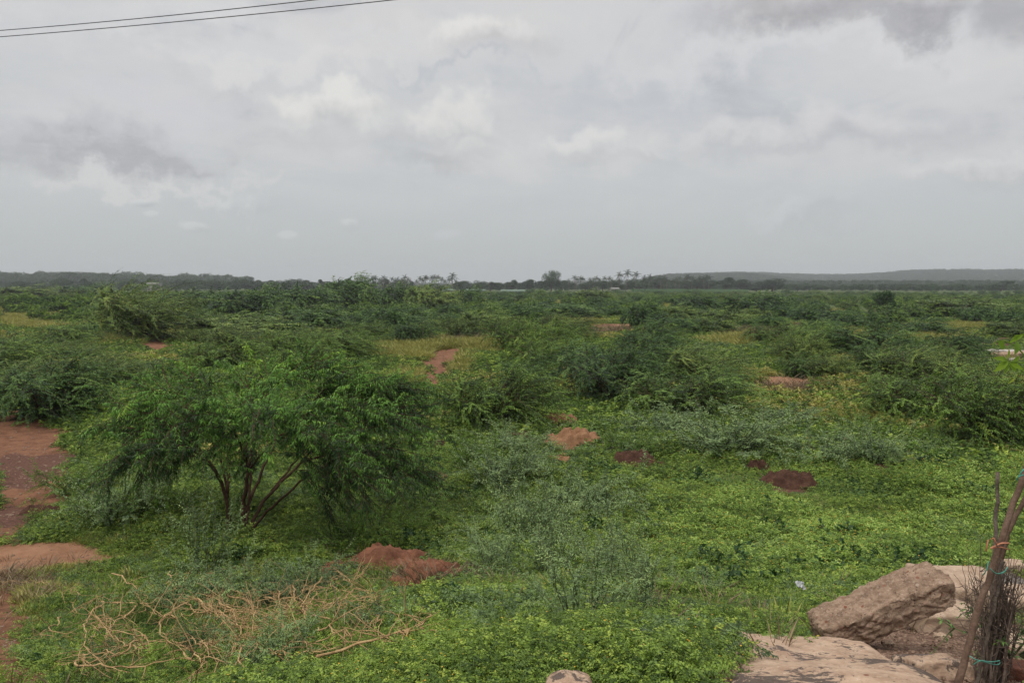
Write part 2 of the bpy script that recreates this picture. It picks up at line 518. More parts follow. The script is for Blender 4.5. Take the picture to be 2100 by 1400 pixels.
def plain_mat(name, c1, c2, scale=6, rough=.85, bump=.3, bscale=None, detail=6, spec=.2, vein=None):
    m, k = mat(name)
    out = k.new('ShaderNodeOutputMaterial')
    tcn = k.new('ShaderNodeTexCoord')
    P = tcn.outputs['Object']
    n = k.noise(P, scale, detail, .62)
    c = k.mix(k.smooth(n, .3, .7), c1, c2)
    n2 = k.noise(P, scale * 6, 4, .6)
    c = k.mix(k.smooth(n2, .35, .7, 0, .35), c, tuple(x * .5 for x in c1))
    p = k.new('ShaderNodeBsdfPrincipled')
    k.put(p.inputs['Base Color'], c)
    p.inputs['Roughness'].default_value = rough
    p.inputs['Specular IOR Level'].default_value = spec
    b = k.new('ShaderNodeBump'); b.inputs['Strength'].default_value = bump
    b.inputs['Distance'].default_value = .02
    k.l.new(k.noise(P, bscale or scale * 4, 6, .65), b.inputs['Height'])
    k.l.new(b.outputs[0], p.inputs['Normal'])
    k.l.new(p.outputs[0], out.inputs[0])
    return m


M = {}
M['hero'] = leaf_mat('feathery_leaf_green', (0.011, 0.033, 0.007), (0.144, 0.316, 0.044), (0.31, 0.498, 0.051), trans=.2)
M['thorn'] = leaf_mat('thorn_leaf_green', (0.02, 0.045, 0.007), (0.15, 0.263, 0.037), (0.262, 0.366, 0.05), wn_scale=.12)
M['thorn2'] = leaf_mat('thorn_leaf_olive', (0.031, 0.058, 0.012), (0.161, 0.25, 0.047), (0.274, 0.341, 0.068), wn_scale=.12)
M['thorn3'] = leaf_mat('thorn_leaf_deep', (0.011, 0.035, 0.009), (0.084, 0.173, 0.033), (0.161, 0.256, 0.041), wn_scale=.12)
M['glauc'] = leaf_mat('glaucous_leaf', (0.038, 0.072, 0.025), (0.186, 0.281, 0.099), (0.306, 0.41, 0.132), wn_scale=.5, spec=.45)
M['herb'] = leaf_mat('herb_leaf', (0.038, 0.077, 0.012), (0.2, 0.299, 0.042), (0.363, 0.43, 0.07), wn_scale=.45, trans=.2)
M['herb2'] = leaf_mat('herb_leaf_fresh', (0.049, 0.093, 0.014), (0.23, 0.337, 0.051), (0.38, 0.469, 0.08), wn_scale=.45, trans=.2)
M['dryst'] = leaf_mat('dry_stalk', (.10, .065, .035), (.26, .19, .11), (.34, .26, .15), trans=.05)
M['pebble'] = plain_mat('pebble_grey_red', (.16, .09, .06), (.34, .25, .19), 3, .9, .1)
M['herb3'] = leaf_mat('herb_leaf_pale', (0.066, 0.123, 0.019), (0.274, 0.407, 0.069), (0.41, 0.526, 0.132), wn_scale=.45, trans=.2)
M['broad'] = leaf_mat('broad_leaf', (0.02, 0.055, 0.013), (0.09, 0.182, 0.041), (0.166, 0.286, 0.053), trans=.25)
M['grass'] = leaf_mat('dry_grass_blade', (0.134, 0.154, 0.035), (0.321, 0.309, 0.075), (0.456, 0.384, 0.119), wn_scale=.25)
M['far'] = leaf_mat('far_tree_leaf', (0.025, 0.057, 0.022), (0.061, 0.119, 0.041), (0.109, 0.174, 0.068), wn_scale=.05, trans=.2)
M['fardark'] = leaf_mat('far_dark_tree_leaf', (0.014, 0.037, 0.012), (0.045, 0.095, 0.027), (0.09, 0.163, 0.045), wn_scale=.05, trans=.15)
M['palm'] = leaf_mat('palm_leaf', (0.026, 0.045, 0.022), (0.063, 0.087, 0.039), (0.112, 0.122, 0.066), wn_scale=.05, trans=.2)
M['crop'] = leaf_mat('crop_leaf', (.06, .13, .05), (.12, .22, .09), (.2, .3, .12), wn_scale=.05)
M['lime'] = leaf_mat('neem_leaf', (.10, .19, .015), (.22, .34, .03), (.45, .38, .06), trans=.5, wn_scale=30)
M['flower'] = plain_mat('yellow_petal', (.62, .36, .04), (.72, .46, .07), 30, .6, .0)
M['bark'] = plain_mat('brown_bark', (.050, .028, .018), (.115, .065, .042), 9, .9, .6)
M['twig'] = plain_mat('green_twig', (.07, .09, .035), (.13, .14, .06), 9, .8, .2)
M['deadwood'] = plain_mat('dry_tan_twig', (.33, .20, .095), (.56, .39, .20), 14, .85, .3)
M['darkbrush'] = plain_mat('grey_brown_thorn', (.06, .043, .034), (.20, .15, .12), 20, .9, .4)
M['pole'] = plain_mat('weathered_pole', (.10, .060, .042), (.19, .125, .09), 14, .8, .5)
M['greypole'] = plain_mat('grey_weathered_pole', (.075, .055, .045), (.21, .17, .135), 18, .85, .5)
M['redsoil'] = plain_mat('red_soil_heap', (.13, .055, .033), (.25, .112, .066), 5, .95, .8, 14)
M['orsoil'] = plain_mat('orange_soil_heap', (.22, .11, .058), (.32, .18, .10), 5, .95, .8, 14)
M['brsoil'] = plain_mat('dark_brown_soil_heap', (.055, .026, .018), (.105, .052, .034), 5, .95, .8, 14)
M['cable'] = plain_mat('dark_cable', (.07, .07, .075), (.10, .10, .105), 20, .5, .0)
M['orange'] = plain_mat('faded_orange_cord', (.48, .18, .10), (.60, .28, .17), 40, .7, .2)
M['green'] = plain_mat('green_twine', (.06, .22, .17), (.12, .34, .27), 40, .7, .2)
M['plastic'] = plain_mat('pale_plastic', (.42, .45, .45), (.62, .64, .64), 14, .35, .1, spec=.5)
M['brick'] = plain_mat('red_brick', (.20, .075, .050), (.30, .13, .09), 22, .9, .5)
M['ptrunk'] = plain_mat('pale_palm_trunk', (.13, .11, .09), (.24, .21, .17), 2, .9, .2)
M['wallp'] = plain_mat('pale_plaster', (.24, .24, .21), (.33, .33, .29), .6, .9, .1)
M['roofg'] = plain_mat('pale_green_sheet', (.10, .16, .12), (.15, .21, .16), .5, .6, .1)
M['roofr'] = plain_mat('grey_roof', (.20, .20, .19), (.30, .29, .27), .6, .8, .1)
M['dark'] = plain_mat('dark_opening', (.02, .02, .022), (.04, .04, .04), 2, .5, .0)


def rock_mat(name, c1, c2, c3, scale=7, lichen=None, chips=0.0, bump=.5):
    m, k = mat(name)
    out = k.new('ShaderNodeOutputMaterial')
    tcn = k.new('ShaderNodeTexCoord'); P = tcn.outputs['Object']
    n1 = k.noise(P, scale, 8, .65); n2 = k.noise(P, scale * 5, 6, .6)
    c = k.mix(k.smooth(n1, .32, .68), c1, c2)
    c = k.mix(k.smooth(n2, .5, .75, 0, .7), c, c3)
    vo = k.new('ShaderNodeTexVoronoi', feature='F1'); k.l.new(P, vo.inputs['Vector']); vo.inputs['Scale'].default_value = 60
    pits = k.smooth(vo.outputs['Distance'], .34, .18)
    c = k.mix(k.math('MULTIPLY', pits, k.smooth(k.noise(P, 9, 3, .5), .5, .65)), c, tuple(x * .35 for x in c1))
    if chips:
        v2 = k.new('ShaderNodeTexVoronoi', feature='F1'); k.l.new(P, v2.inputs['Vector']); v2.inputs['Scale'].default_value = 26
        sepc = k.new('ShaderNodeSeparateXYZ'); k.l.new(v2.outputs['Color'], sepc.inputs[0])
        on = k.math('GREATER_THAN', sepc.outputs[0], 1 - chips)
        f = k.math('MULTIPLY', on, k.smooth(v2.outputs['Distance'], .33, .22))
        c = k.mix(f, c, k.mix(sepc.outputs[1], (.42, .33, .26), (.20, .075, .045)))
    if lichen:
        zn = k.noise(P, 16.0, 9, .75, .5)
        pn = k.noise(k.vmath('ADD', P, (3.1, 1.7, 0)), 2.4, 3, .5)
        f = k.math('MULTIPLY', k.smooth(k.math('ADD', pn, k.math('MULTIPLY', k.math('SUBTRACT', zn, .5), 1.0)), .545, .59), .92)
        c = k.mix(f, c, k.mix(n2, lichen, tuple(x * 1.9 for x in lichen)))
    p = k.new('ShaderNodeBsdfPrincipled'); k.put(p.inputs['Base Color'], c)
    p.inputs['Roughness'].default_value = .9; p.inputs['Specular IOR Level'].default_value = .2
    b = k.new('ShaderNodeBump'); b.inputs['Strength'].default_value = bump; b.inputs['Distance'].default_value = .015
    k.l.new(k.noise(P, scale * 4, 9, .7), b.inputs['Height']); k.l.new(b.outputs[0], p.inputs['Normal'])
    k.l.new(p.outputs[0], out.inputs[0])
    return m


M['rock_flat'] = rock_mat('pink_boulder', (.37, .245, .17), (.54, .39, .28), (.62, .50, .39), 7.5, lichen=(.062, .048, .042), chips=.10, bump=1.0)
M['slab'] = rock_mat('rough_rubble_concrete', (.19, .125, .085), (.37, .26, .185), (.50, .40, .31), 13, chips=.5, bump=1.0)
M['pale'] = rock_mat('pale_sandstone', (.31, .215, .15), (.46, .345, .255), (.54, .43, .33), 6, chips=.08, bump=.9)
M['greyrock'] = rock_mat('grey_flat_stone', (.10, .09, .082), (.17, .15, .135), (.24, .21, .18), 6)
M['whiteslab'] = rock_mat('whitish_concrete', (.34, .31, .28), (.46, .43, .39), (.26, .21, .17), 3)

# ------------------------------------------------------------------ ground sheet
def ground_material():
    m, k = mat('scrub_ground')
    out = k.new('ShaderNodeOutputMaterial')
    geo = k.new('ShaderNodeNewGeometry'); P = geo.outputs['Position']
    nA = k.noise(P, .25, 5, .6); nB = k.noise(P, 2.2, 6, .65); nC = k.noise(P, 14, 5, .65); nF = k.noise(P, .02, 5, .6)
    g = k.mix(k.smooth(nB, .35, .65), (.045, .070, .022), (.085, .115, .035))
    g = k.mix(k.smooth(nA, .5, .72, 0, .6), g, (.13, .14, .050))
    g = k.mix(k.smooth(nF, .5, .68, 0, .6), g, (.060, .085, .030))

    def at_(n):
        a = k.new('ShaderNodeAttribute', attribute_name='m_' + n); return a.outputs['Fac']
    red = k.mix(k.smooth(nB, .3, .7), (.115, .052, .030), (.215, .102, .058))
    red = k.mix(k.smooth(nC, .45, .75, 0, .6), red, (.27, .150, .090))
    sand = k.mix(k.smooth(nB, .3, .7), (.23, .115, .065), (.32, .175, .105))
    yel = k.mix(k.smooth(nB, .3, .7), (.17, .175, .045), (.34, .30, .11))
    drk = k.mix(k.smooth(nC, .35, .65), (.075, .036, .026), (.135, .068, .048))
    brn = k.mix(k.smooth(nC, .35, .65), (.095, .055, .038), (.19, .115, .080))
    brn = k.mix(k.smooth(k.noise(P, 45, 3, .6), .58, .72, 0, .8), brn, (.30, .20, .14))
    for n, c in (('y', yel), ('r', red), ('s', sand), ('d', drk), ('b', brn)):
        f = k.math('ADD', at_(n), k.math('MULTIPLY', k.math('SUBTRACT', nB, .5), .7))
        g = k.mix(k.math('MULTIPLY', k.smooth(f, .3, .62), k.smooth(at_(n), .02, .2)), g, c)
    p = k.new('ShaderNodeBsdfPrincipled'); k.put(p.inputs['Base Color'], g)
    p.inputs['Roughness'].default_value = .95; p.inputs['Specular IOR Level'].default_value = .15
    b = k.new('ShaderNodeBump'); b.inputs['Strength'].default_value = .7; b.inputs['Distance'].default_value = .05
    k.l.new(k.noise(P, 7, 9, .7), b.inputs['Height']); k.l.new(b.outputs[0], p.inputs['Normal'])
    k.l.new(p.outputs[0], out.inputs[0])
    return m


def build_ground():
    A = np.concatenate([np.radians(np.linspace(-42, 42, 520)), np.radians(np.linspace(43, 317, 120))])
    R = np.concatenate([[0.0], np.geomspace(.6, 9000, 620)])
    a, r = np.meshgrid(A, R)
    x = r * np.sin(a); y = r * np.cos(a)
    z = height(x, y)
    n, mm = a.shape
    u, v = proj(x, y, z)
    ok = (y > 0.3)
    msk = soil_masks(u, v, x, y)
    rut = np.exp(-((u - (1000 - .14 * v) + 6) / 3.5) ** 2) + np.exp(-((u - (1022 - .14 * v) + 6) / 3.5) ** 2)
    z = z - rut * (msk['r'] > .2) * ((v > 700) & (v < 800) & (u > 850) & (u < 960)) * .10
    V = np.stack([x, y, z], -1).reshape(-1, 3)
    i = np.arange(n - 1)[:, None] * mm; j = np.arange(mm)[None]
    Q = np.stack([i + j, i + (j + 1) % mm, i + mm + (j + 1) % mm, i + mm + j], -1).reshape(-1, 4)[:, ::-1]
    me = mesh_np('ground', V, Q, None, [ground_material()], smooth=True)
    for c in 'rsydb':
        q = me.attributes.new('m_' + c, 'FLOAT', 'POINT')
        q.data.foreach_set('value', (msk[c] * ok).astype(np.float32).ravel())
    return tag(link('ground', me), 'scrub plain with red soil tracks and grassy patches', 'ground', kind='structure')


build_ground()

# ------------------------------------------------------------------ plant generators
def unit(v):
    return v / (np.linalg.norm(v, axis=-1, keepdims=True) + 1e-9)


def shoots(P0, D0, Ls, droop, wind=(0, 0, 0), k_=8, wob=.05):
    """curved shoots: returns (n, k, 3)"""
    n = len(P0)
    t = np.linspace(0, 1, k_)[None, :, None]
    Ls = np.broadcast_to(Ls, (n,))[:, None, None]
    droop = np.broadcast_to(droop, (n,))[:, None, None]
    w = np.asarray(wind, float)[None, None]
    ph = RNG.uniform(0, 6.28, (n, 1, 3))
    P = P0[:, None] + D0[:, None] * Ls * t + (np.array([[[0, 0, -1.0]]]) * droop + w) * Ls * t ** 2
    P = P + np.sin(t * 7 + ph) * wob * Ls * t
    return P


def leafed(mb, P, per, ll, lw, tint, side=1.0, dn=.45, fwd=.45, t0=.12, m=0, tipgain=.5, taper=.5, fold=.25, droop=.2):
    """leaves in pairs along shoots P (n,k,3); per leaves each side"""
    n, k_, _ = P.shape
    t = np.linspace(t0, 1, per)[None] + RNG.uniform(-.5, .5, (n, per)) / per
    t = np.clip(t, 0, .999) * (k_ - 1)
    i = np.floor(t).astype(int); f = (t - i)[..., None]
    r = np.arange(n)[:, None]
    A = P[r, i] * (1 - f) + P[r, np.minimum(i + 1, k_ - 1)] * f
    T = unit(P[r, np.minimum(i + 1, k_ - 1)] - P[r, i])
    S = unit(np.cross(T, np.array((0, 0, 1.0))) + RNG.normal(0, .25, T.shape))
    tt = (t / (k_ - 1))
    size = (1 - taper * tt ** 2) * RNG.uniform(.75, 1.2, t.shape)
    tn = np.broadcast_to(np.asarray(tint), (n,))[:, None] + tipgain * tt ** 3 + RNG.normal(0, .13, t.shape)
    for sg in (1, -1):
        Dv = S * sg * side + T * fwd + np.array((0, 0, -1.0)) * dn + RNG.normal(0, .18, T.shape)
        mb.leaves(A.reshape(-1, 3), Dv.reshape(-1, 3), (ll * size).ravel(), (lw * size).ravel(), tn.ravel(), fold=fold, droop=droop, m=m)


def interp_poly(pts, t):
    pts = np.asarray(pts, float)
    s = np.concatenate([[0], np.cumsum(np.linalg.norm(np.diff(pts, axis=0), axis=1))]); s /= s[-1]
    return np.stack([np.interp(t, s, pts[:, i]) for i in range(3)], -1)


def smooth_poly(pts, n=14):
    pts = np.asarray(pts, float)
    for _ in range(2):
        a = pts[:-1] * .75 + pts[1:] * .25; b = pts[:-1] * .25 + pts[1:] * .75
        pts = np.vstack([pts[:1], np.stack([a, b], 1).reshape(-1, 3), pts[-1:]])
    return interp_poly(pts, np.linspace(0, 1, n))


def make_thorn(seed, lmat, h=2.6, w=4.2, nst=16, nsh=330, per=20, ll=.13, lw=.036, wind=.25, stemr=.035, droop=.35, lower=.15, name='b', sl=(.9, 1.7)):
    """a prosopis-like bush: arching stems, shoots streaming with the wind; returns foliage mesh, stem mesh"""
    global RNG
    RNG = np.random.default_rng(seed)
    st = MB(); fo = MB()
    polys = []
    for i in range(nst):
        a = RNG.uniform(0, 2 * np.pi); q = RNG.uniform(.3, 1) ** .7
        ex = np.array((math.cos(a) * w * .42 * q, math.sin(a) * w * .40 * q, h * RNG.uniform(.45, .9) * (1 - .3 * q * q)))
        b = np.array((RNG.normal(0, .12), RNG.normal(0, .12), -.15))
        mid = b * .5 + ex * .5 + np.array((0, 0, h * .16)) + RNG.normal(0, .10, 3)
        p = smooth_poly([b, mid, ex], 9)
        polys.append(p)
        st.tube(p, np.linspace(stemr, stemr * .25, 9), 4)
    P0 = []; D0 = []
    for _ in range(nsh):
        p = polys[RNG.integers(nst)]
        t = RNG.uniform(lower, 1) ** .8
        q = interp_poly(p, t) if False else p[min(8, int(t * 8.99))] + RNG.normal(0, .10 * w / 4, 3)
        d = np.array((q[0] / w * 2.0, q[1] / w * 2.0, RNG.uniform(.1, .75))) + RNG.normal(0, .42, 3)
        d[2] = max(d[2], -.1)
        P0.append(q); D0.append(d)
    P0 = np.array(P0); D0 = unit(np.array(D0))
    P0[:, 2] = np.maximum(P0[:, 2], .1)
    Ls = RNG.uniform(sl[0], sl[1], nsh) * (h / 2.6)
    P = shoots(P0, D0, Ls, RNG.uniform(.5, 1.3, nsh) * droop, (wind, 0, 0))
    st.strands(P, .012, .004)
    tint = RNG.normal(.35, .34, nsh)
    leafed(fo, P, int(per * 1.5), ll, lw, tint, side=.55, fwd=.75, dn=.3)
    P2a = P[:, 3]; P2b = P[:, 5]
    B0 = np.vstack([P2a, P2b]); T0 = unit(np.vstack([P[:, 4] - P[:, 3], P[:, 6] - P[:, 5]]))
    D1 = unit(T0 + RNG.normal(0, .5, B0.shape))
    Q = shoots(B0, D1, np.tile(Ls, 2) * .55, droop * .9, (wind, 0, 0), 6)
    leafed(fo, Q, max(5, int(per * .75)), ll * .9, lw, np.tile(tint, 2) + RNG.normal(0, .12, 2 * nsh), side=.55, fwd=.75, dn=.3)
    return fo.mesh(name + '_foliage', [M[lmat]]), st.mesh(name + '_stems', [M['bark']])


def make_wand_shrub(seed, lmat, h=1.3, w=1.4, n=46, per=28, ll=.072, lw=.021, droop=.25, name='w', spread=1.0, sm='twig', subs=2):
    """young upright wands with small grey-green leaves"""
    global RNG
    RNG = np.random.default_rng(seed)
    st = MB(); fo = MB()
    a = RNG.uniform(0, 2 * np.pi, n); q = np.sqrt(RNG.uniform(0, 1, n))
    P0 = np.stack([np.cos(a) * q * w * .14, np.sin(a) * q * w * .14, np.full(n, -.03)], -1)
    D0 = np.stack([np.cos(a) * q * spread, np.sin(a) * q * spread, np.full(n, 1.0)], -1) + RNG.normal(0, .15, (n, 3))
    D0 = unit(D0)
    Ls = h * RNG.uniform(.5, 1.15, n)
    P = shoots(P0, D0, Ls, RNG.uniform(.3, 1.2, n) * droop, (.08, 0, 0), 10)
    st.strands(P, .007, .002)
    tint = RNG.normal(.45, .2, n)
    leafed(fo, P, per, ll, lw, tint, t0=.2, dn=.15, fwd=.6)
    B0 = []; T0 = []; L2 = []; tt = []
    for s_ in range(subs):
        j = RNG.integers(3, 8, n)
        B0.append(P[np.arange(n), j]); T0.append(unit(P[np.arange(n), j + 1] - P[np.arange(n), j])); L2.append(Ls * .4); tt.append(tint)
    B0 = np.vstack(B0); T0 = np.vstack(T0); L2 = np.concatenate(L2); tt = np.concatenate(tt)
    Q = shoots(B0, unit(T0 + RNG.normal(0, .55, B0.shape)), L2, droop, (.05, 0, 0), 6)
    st.strands(Q, .004, .0015)
    leafed(fo, Q, max(4, per // 2), ll * .9, lw, tt, dn=.15, fwd=.6)
    return fo.mesh(name + '_foliage', [M[lmat]]), st.mesh(name + '_stems', [M[sm]])


def make_herb(seed, lmat, r=.26, h=.16, n=40, per=7, ll=.025, lw=.014, fl=7, name='herb'):
    """low spreading herb: many short arching sprays of paired leaflets, some yellow flowers"""
    global RNG
    RNG = np.random.default_rng(seed)
    mb = MB()
    a = RNG.uniform(0, 2 * np.pi, n); q = np.sqrt(RNG.uniform(0, 1, n))
    P0 = np.stack([np.cos(a) * q * r * .8, np.sin(a) * q * r * .8, h * RNG.uniform(.05, .8, n) * (1 - .35 * q * q)], -1)
    D0 = unit(np.stack([np.cos(a) * q, np.sin(a) * q, RNG.uniform(.15, .7, n)], -1) + RNG.normal(0, .35, (n, 3)))
    P = shoots(P0, D0, RNG.uniform(.09, .17, n) * (r / .26) ** .7, RNG.uniform(.3, .7, n), (.05, 0, 0), 5)
    leafed(mb, P, per, ll, lw, RNG.normal(.42, .33, n), dn=.05, fwd=.35, t0=.1, taper=.3, tipgain=.25, fold=.12)
    mb.strands(P, .0022, .001, .3)
    mats = [M[lmat]]
    if fl:
        i = RNG.integers(0, n, fl)
        c = P[i, -1] + np.array((0, 0, .018)) + RNG.normal(0, .012, (fl, 3))
        for s_ in range(4):
            an = s_ * math.pi / 2 + .3
            Dv = np.tile((math.cos(an), math.sin(an), .35), (fl, 1))
            mb.leaves(c, Dv,  .0068, .006, .5, fold=.0, droop=0, m=1)
        mats.append(M['flower'])
    return mb.mesh(name, mats)


def make_grass(seed, n=60, r=.22, h=.28, wd=.007, name='grass_tuft', lmat='grass'):
    global RNG
    RNG = np.random.default_rng(seed)
    mb = MB()
    a = RNG.uniform(0, 6.28, n); q = np.sqrt(RNG.uniform(0, 1, n)) * r
    P = np.stack([np.cos(a) * q, np.sin(a) * q, np.full(n, -.01)], -1)
    D = unit(np.stack([np.cos(a) * .5 + .2, np.sin(a) * .5, np.full(n, 1.)], -1) + RNG.normal(0, .25, (n, 3)))
    L_ = RNG.uniform(.4, 1.1, n) * h
    S = unit(np.cross(D, RNG.normal(0, 1, (n, 3))))
    m_ = P + D * L_[:, None] * .55
    t = P + D * L_[:, None] + np.stack([np.cos(a) * .3 + .2, np.sin(a) * .3, np.full(n, -.2)], -1) * L_[:, None] * .4
    V = np.stack([P, m_ + S * wd, t, m_ - S * wd], 1).reshape(-1, 3)
    mb.add(V, np.arange(4 * n).reshape(n, 4), np.repeat(RNG.normal(.5, .25, n), 4))
    return mb.mesh(name, [M[lmat]])


def make_crown(seed, h=10, w=9, n=2600, ls=.55, lobes=9, low=.15, gaps=.0, lmat='far', trunk=.35, name='t', asp=1.0):
    """far broadleaf tree: leaf clumps over lobes, returns crown and trunk meshes"""
    global RNG
    RNG = np.random.default_rng(seed)
    fo = MB(); tr = MB()
    C = []; R = []
    for i in range(lobes):
        a = RNG.uniform(0, 6.28); q = RNG.uniform(.1, 1) ** .6
        z = h * (low + (1 - low) * RNG.uniform(.25, .86))
        k_ = math.sqrt(max(.1, 1 - ((z / h - .55) / .55) ** 2))
        C.append((math.cos(a) * q * w * .36 * k_, math.sin(a) * q * w * .36 * k_, z)); R.append(RNG.uniform(.13, .24) * w)
    C.append((0, 0, h * .68)); R.append(w * .24)
    C = np.array(C); R = np.array(R)
    i = RNG.integers(0, len(C), n)
    d = unit(RNG.normal(0, 1, (n, 3)))
    rr = RNG.uniform(.55, 1.05, n)[:, None]
    P = C[i] + d * R[i][:, None] * rr * np.array((1, 1, .8 * asp))
    P[:, 2] = np.clip(P[:, 2], h * low * .6, h * 1.02)
    if gaps:
        nn = fbm(P[:, 0] * .55 + 50, P[:, 2] * .55 + P[:, 1] * .4, seed, 2)
        P = P[nn > gaps]
        d = unit(RNG.normal(0, 1, P.shape)); i = None
    fo.leaves(P, unit(d + RNG.normal(0, .6, P.shape)), RNG.uniform(.6, 1.3, len(P)) * ls, RNG.uniform(.5, 1.0, len(P)) * ls * .6, RNG.normal(.35, .25, len(P)) , fold=.15)
    top = (RNG.normal(0, .3), RNG.normal(0, .3), h * .62)
    tr.tube(smooth_poly([(0, 0, -.3), (.15, .1, h * .25), top], 8), np.linspace(trunk, trunk * .4, 8), 6)
    for c in C[:7]:
        tr.tube(smooth_poly([(0.1, 0, h * .25), (c[0] * .5, c[1] * .5, c[2] * .6 + h * .08), tuple(c)], 6), np.linspace(trunk * .45, trunk * .12, 6), 4)
    return fo.mesh(name + '_crown', [M[lmat]]), tr.mesh(name + '_trunk', [M['bark']])


def make_palm(seed, h=13, lean=.8, nf=17, fl=4.6, name='palm'):
    global RNG
    RNG = np.random.default_rng(seed)
    fo = MB(); tr = MB()
    top = np.array((lean, RNG.normal(0, .3), h))
    tr.tube(smooth_poly([(0, 0, -.3), (lean * .2, 0, h * .4), tuple(top)], 9), np.linspace(.24, .14, 9), 7)
    a = np.linspace(0, 2 * np.pi * 2.6, nf) + RNG.normal(0, .2, nf)
    e = np.linspace(1.4, -.75, nf) + RNG.normal(0, .1, nf)
    D0 = np.stack([np.cos(a) * np.cos(e), np.sin(a) * np.cos(e), np.sin(e)], -1)
    P = shoots(np.tile(top, (nf, 1)), D0, fl * RNG.uniform(.85, 1.1, nf), .38 + .1 * np.cos(e), (.10, 0, 0), 9, .01)
    fo.strands(P, .06, .02)
    leafed(fo, P, 22, .85, .17, RNG.normal(.3, .2, nf), side=.6, dn=.5, fwd=.5, taper=.45, fold=.1, droop=.25, tipgain=.1)
    return fo.mesh(name + '_fronds', [M['palm']]), tr.mesh(name + '_trunk', [M['ptrunk']])


def scatter(name, protos, pts, scl, rot, idx, label, cat):
    """ONE stuff object: points carry scale/rotation/proto number, geometry nodes put the plants on them"""
    me = bpy.data.meshes.new(name)
    n = len(pts)
    me.vertices.add(n); me.vertices.foreach_set('co', np.asarray(pts, np.float32).ravel())
    for nm, val in (('scl', scl), ('rotz', rot)):
        q = me.attributes.new(nm, 'FLOAT', 'POINT'); q.data.foreach_set('value', np.asarray(val, np.float32))
    q = me.attributes.new('pidx', 'INT', 'POINT'); q.data.foreach_set('value', np.asarray(idx, np.int32))
    o = link(name, me)
    g = bpy.data.node_groups.new(name + '_nodes', 'GeometryNodeTree')
    g.interface.new_socket('Geometry', in_out='INPUT', socket_type='NodeSocketGeometry')
    g.interface.new_socket('Geometry', in_out='OUTPUT', socket_type='NodeSocketGeometry')
    N = g.nodes; Lk = g.links
    gi = N.new('NodeGroupInput'); go = N.new('NodeGroupOutput')
    jn = N.new('GeometryNodeJoinGeometry')

    def attr(nm, ty):
        a = N.new('GeometryNodeInputNamedAttribute'); a.data_type = ty; a.inputs[0].default_value = nm
        return [s_ for s_ in a.outputs if s_.enabled][0]
    ai = attr('pidx', 'INT'); asc = attr('scl', 'FLOAT'); ar = attr('rotz', 'FLOAT')
    cx = N.new('ShaderNodeCombineXYZ'); Lk.new(ar, cx.inputs[2])
    cs = N.new('ShaderNodeCombineXYZ')
    for i in range(3): Lk.new(asc, cs.inputs[i])
    for kk, pm in enumerate(protos):
        po = bpy.data.objects.new(name + '_source', pm)     # stays outside every collection
        oi = N.new('GeometryNodeObjectInfo'); oi.inputs['Object'].default_value = po
        oi.inputs['As Instance'].default_value = True
        cmp_ = N.new('FunctionNodeCompare'); cmp_.data_type = 'INT'; cmp_.operation = 'EQUAL'
        Lk.new(ai, cmp_.inputs[2]); cmp_.inputs[3].default_value = kk
        ip = N.new('GeometryNodeInstanceOnPoints')
        Lk.new(gi.outputs[0], ip.inputs['Points']); Lk.new(cmp_.outputs[0], ip.inputs['Selection'])
        Lk.new(oi.outputs['Geometry'], ip.inputs['Instance'])
        Lk.new(cx.outputs[0], ip.inputs['Rotation']); Lk.new(cs.outputs[0], ip.inputs['Scale'])
        Lk.new(ip.outputs[0], jn.inputs[0])
    Lk.new(jn.outputs[0], go.inputs[0])
    md = o.modifiers.new('scatter', 'NODES'); md.node_group = g
    return tag(o, label, cat, kind='stuff')


from mathutils import noise as mn


def rock_mesh(name, size, seed, mname, power=5.0, amp=.05, fine=.012, n=26, taper=(0, 0)):
    """block of stone: rounded box broken up by noise"""
    V = []; Q = []
    lx, ly, lz = size
    g = np.linspace(-1, 1, n)
    idx = {}
    faces = []
    for ax in range(3):
        for sg in (-1, 1):
            ids = np.zeros((n, n), int)
            for i, a in enumerate(g):
                for j, b in enumerate(g):
                    p = [0, 0, 0]; p[ax] = sg; p[(ax + 1) % 3] = a; p[(ax + 2) % 3] = b
                    key = tuple(round(c, 4) for c in p)
                    if key not in idx:
                        idx[key] = len(V); V.append(p)
                    ids[i, j] = idx[key]
            q = np.stack([ids[:-1, :-1], ids[1:, :-1], ids[1:, 1:], ids[:-1, 1:]], -1).reshape(-1, 4)
            if sg < 0: q = q[:, ::-1]
            faces.append(q)
    V = np.array(V, float)
    nrm = (np.abs(V) ** power).sum(1) ** (1 / power)
    V = V / nrm[:, None]
    V[:, 0] *= lx / 2; V[:, 1] *= ly / 2; V[:, 2] *= lz / 2
    V[:, 2] *= 1 + taper[0] * V[:, 0] / lx * 2
    V[:, 1] *= 1 + taper[1] * V[:, 0] / lx * 2
    off = Vector((seed * 3.7, seed * 1.3, seed * 7.1))
    out = np.empty_like(V)
    for i, p in enumerate(V):
        pv = Vector(p)
        d1 = mn.noise_vector(pv * 2.6 / max(lx, ly) + off)
        d2 = mn.noise_vector(pv * 9.0 / max(lx, ly) + off)
        d3 = mn.noise_vector(pv * 34.0 / max(lx, ly) + off)
        out[i] = p + np.array(d1) * amp + np.array(d2) * amp * .45 + np.array(d3) * fine
    return mesh_np(name, out, np.vstack(faces), None, [M[mname]], smooth=True)



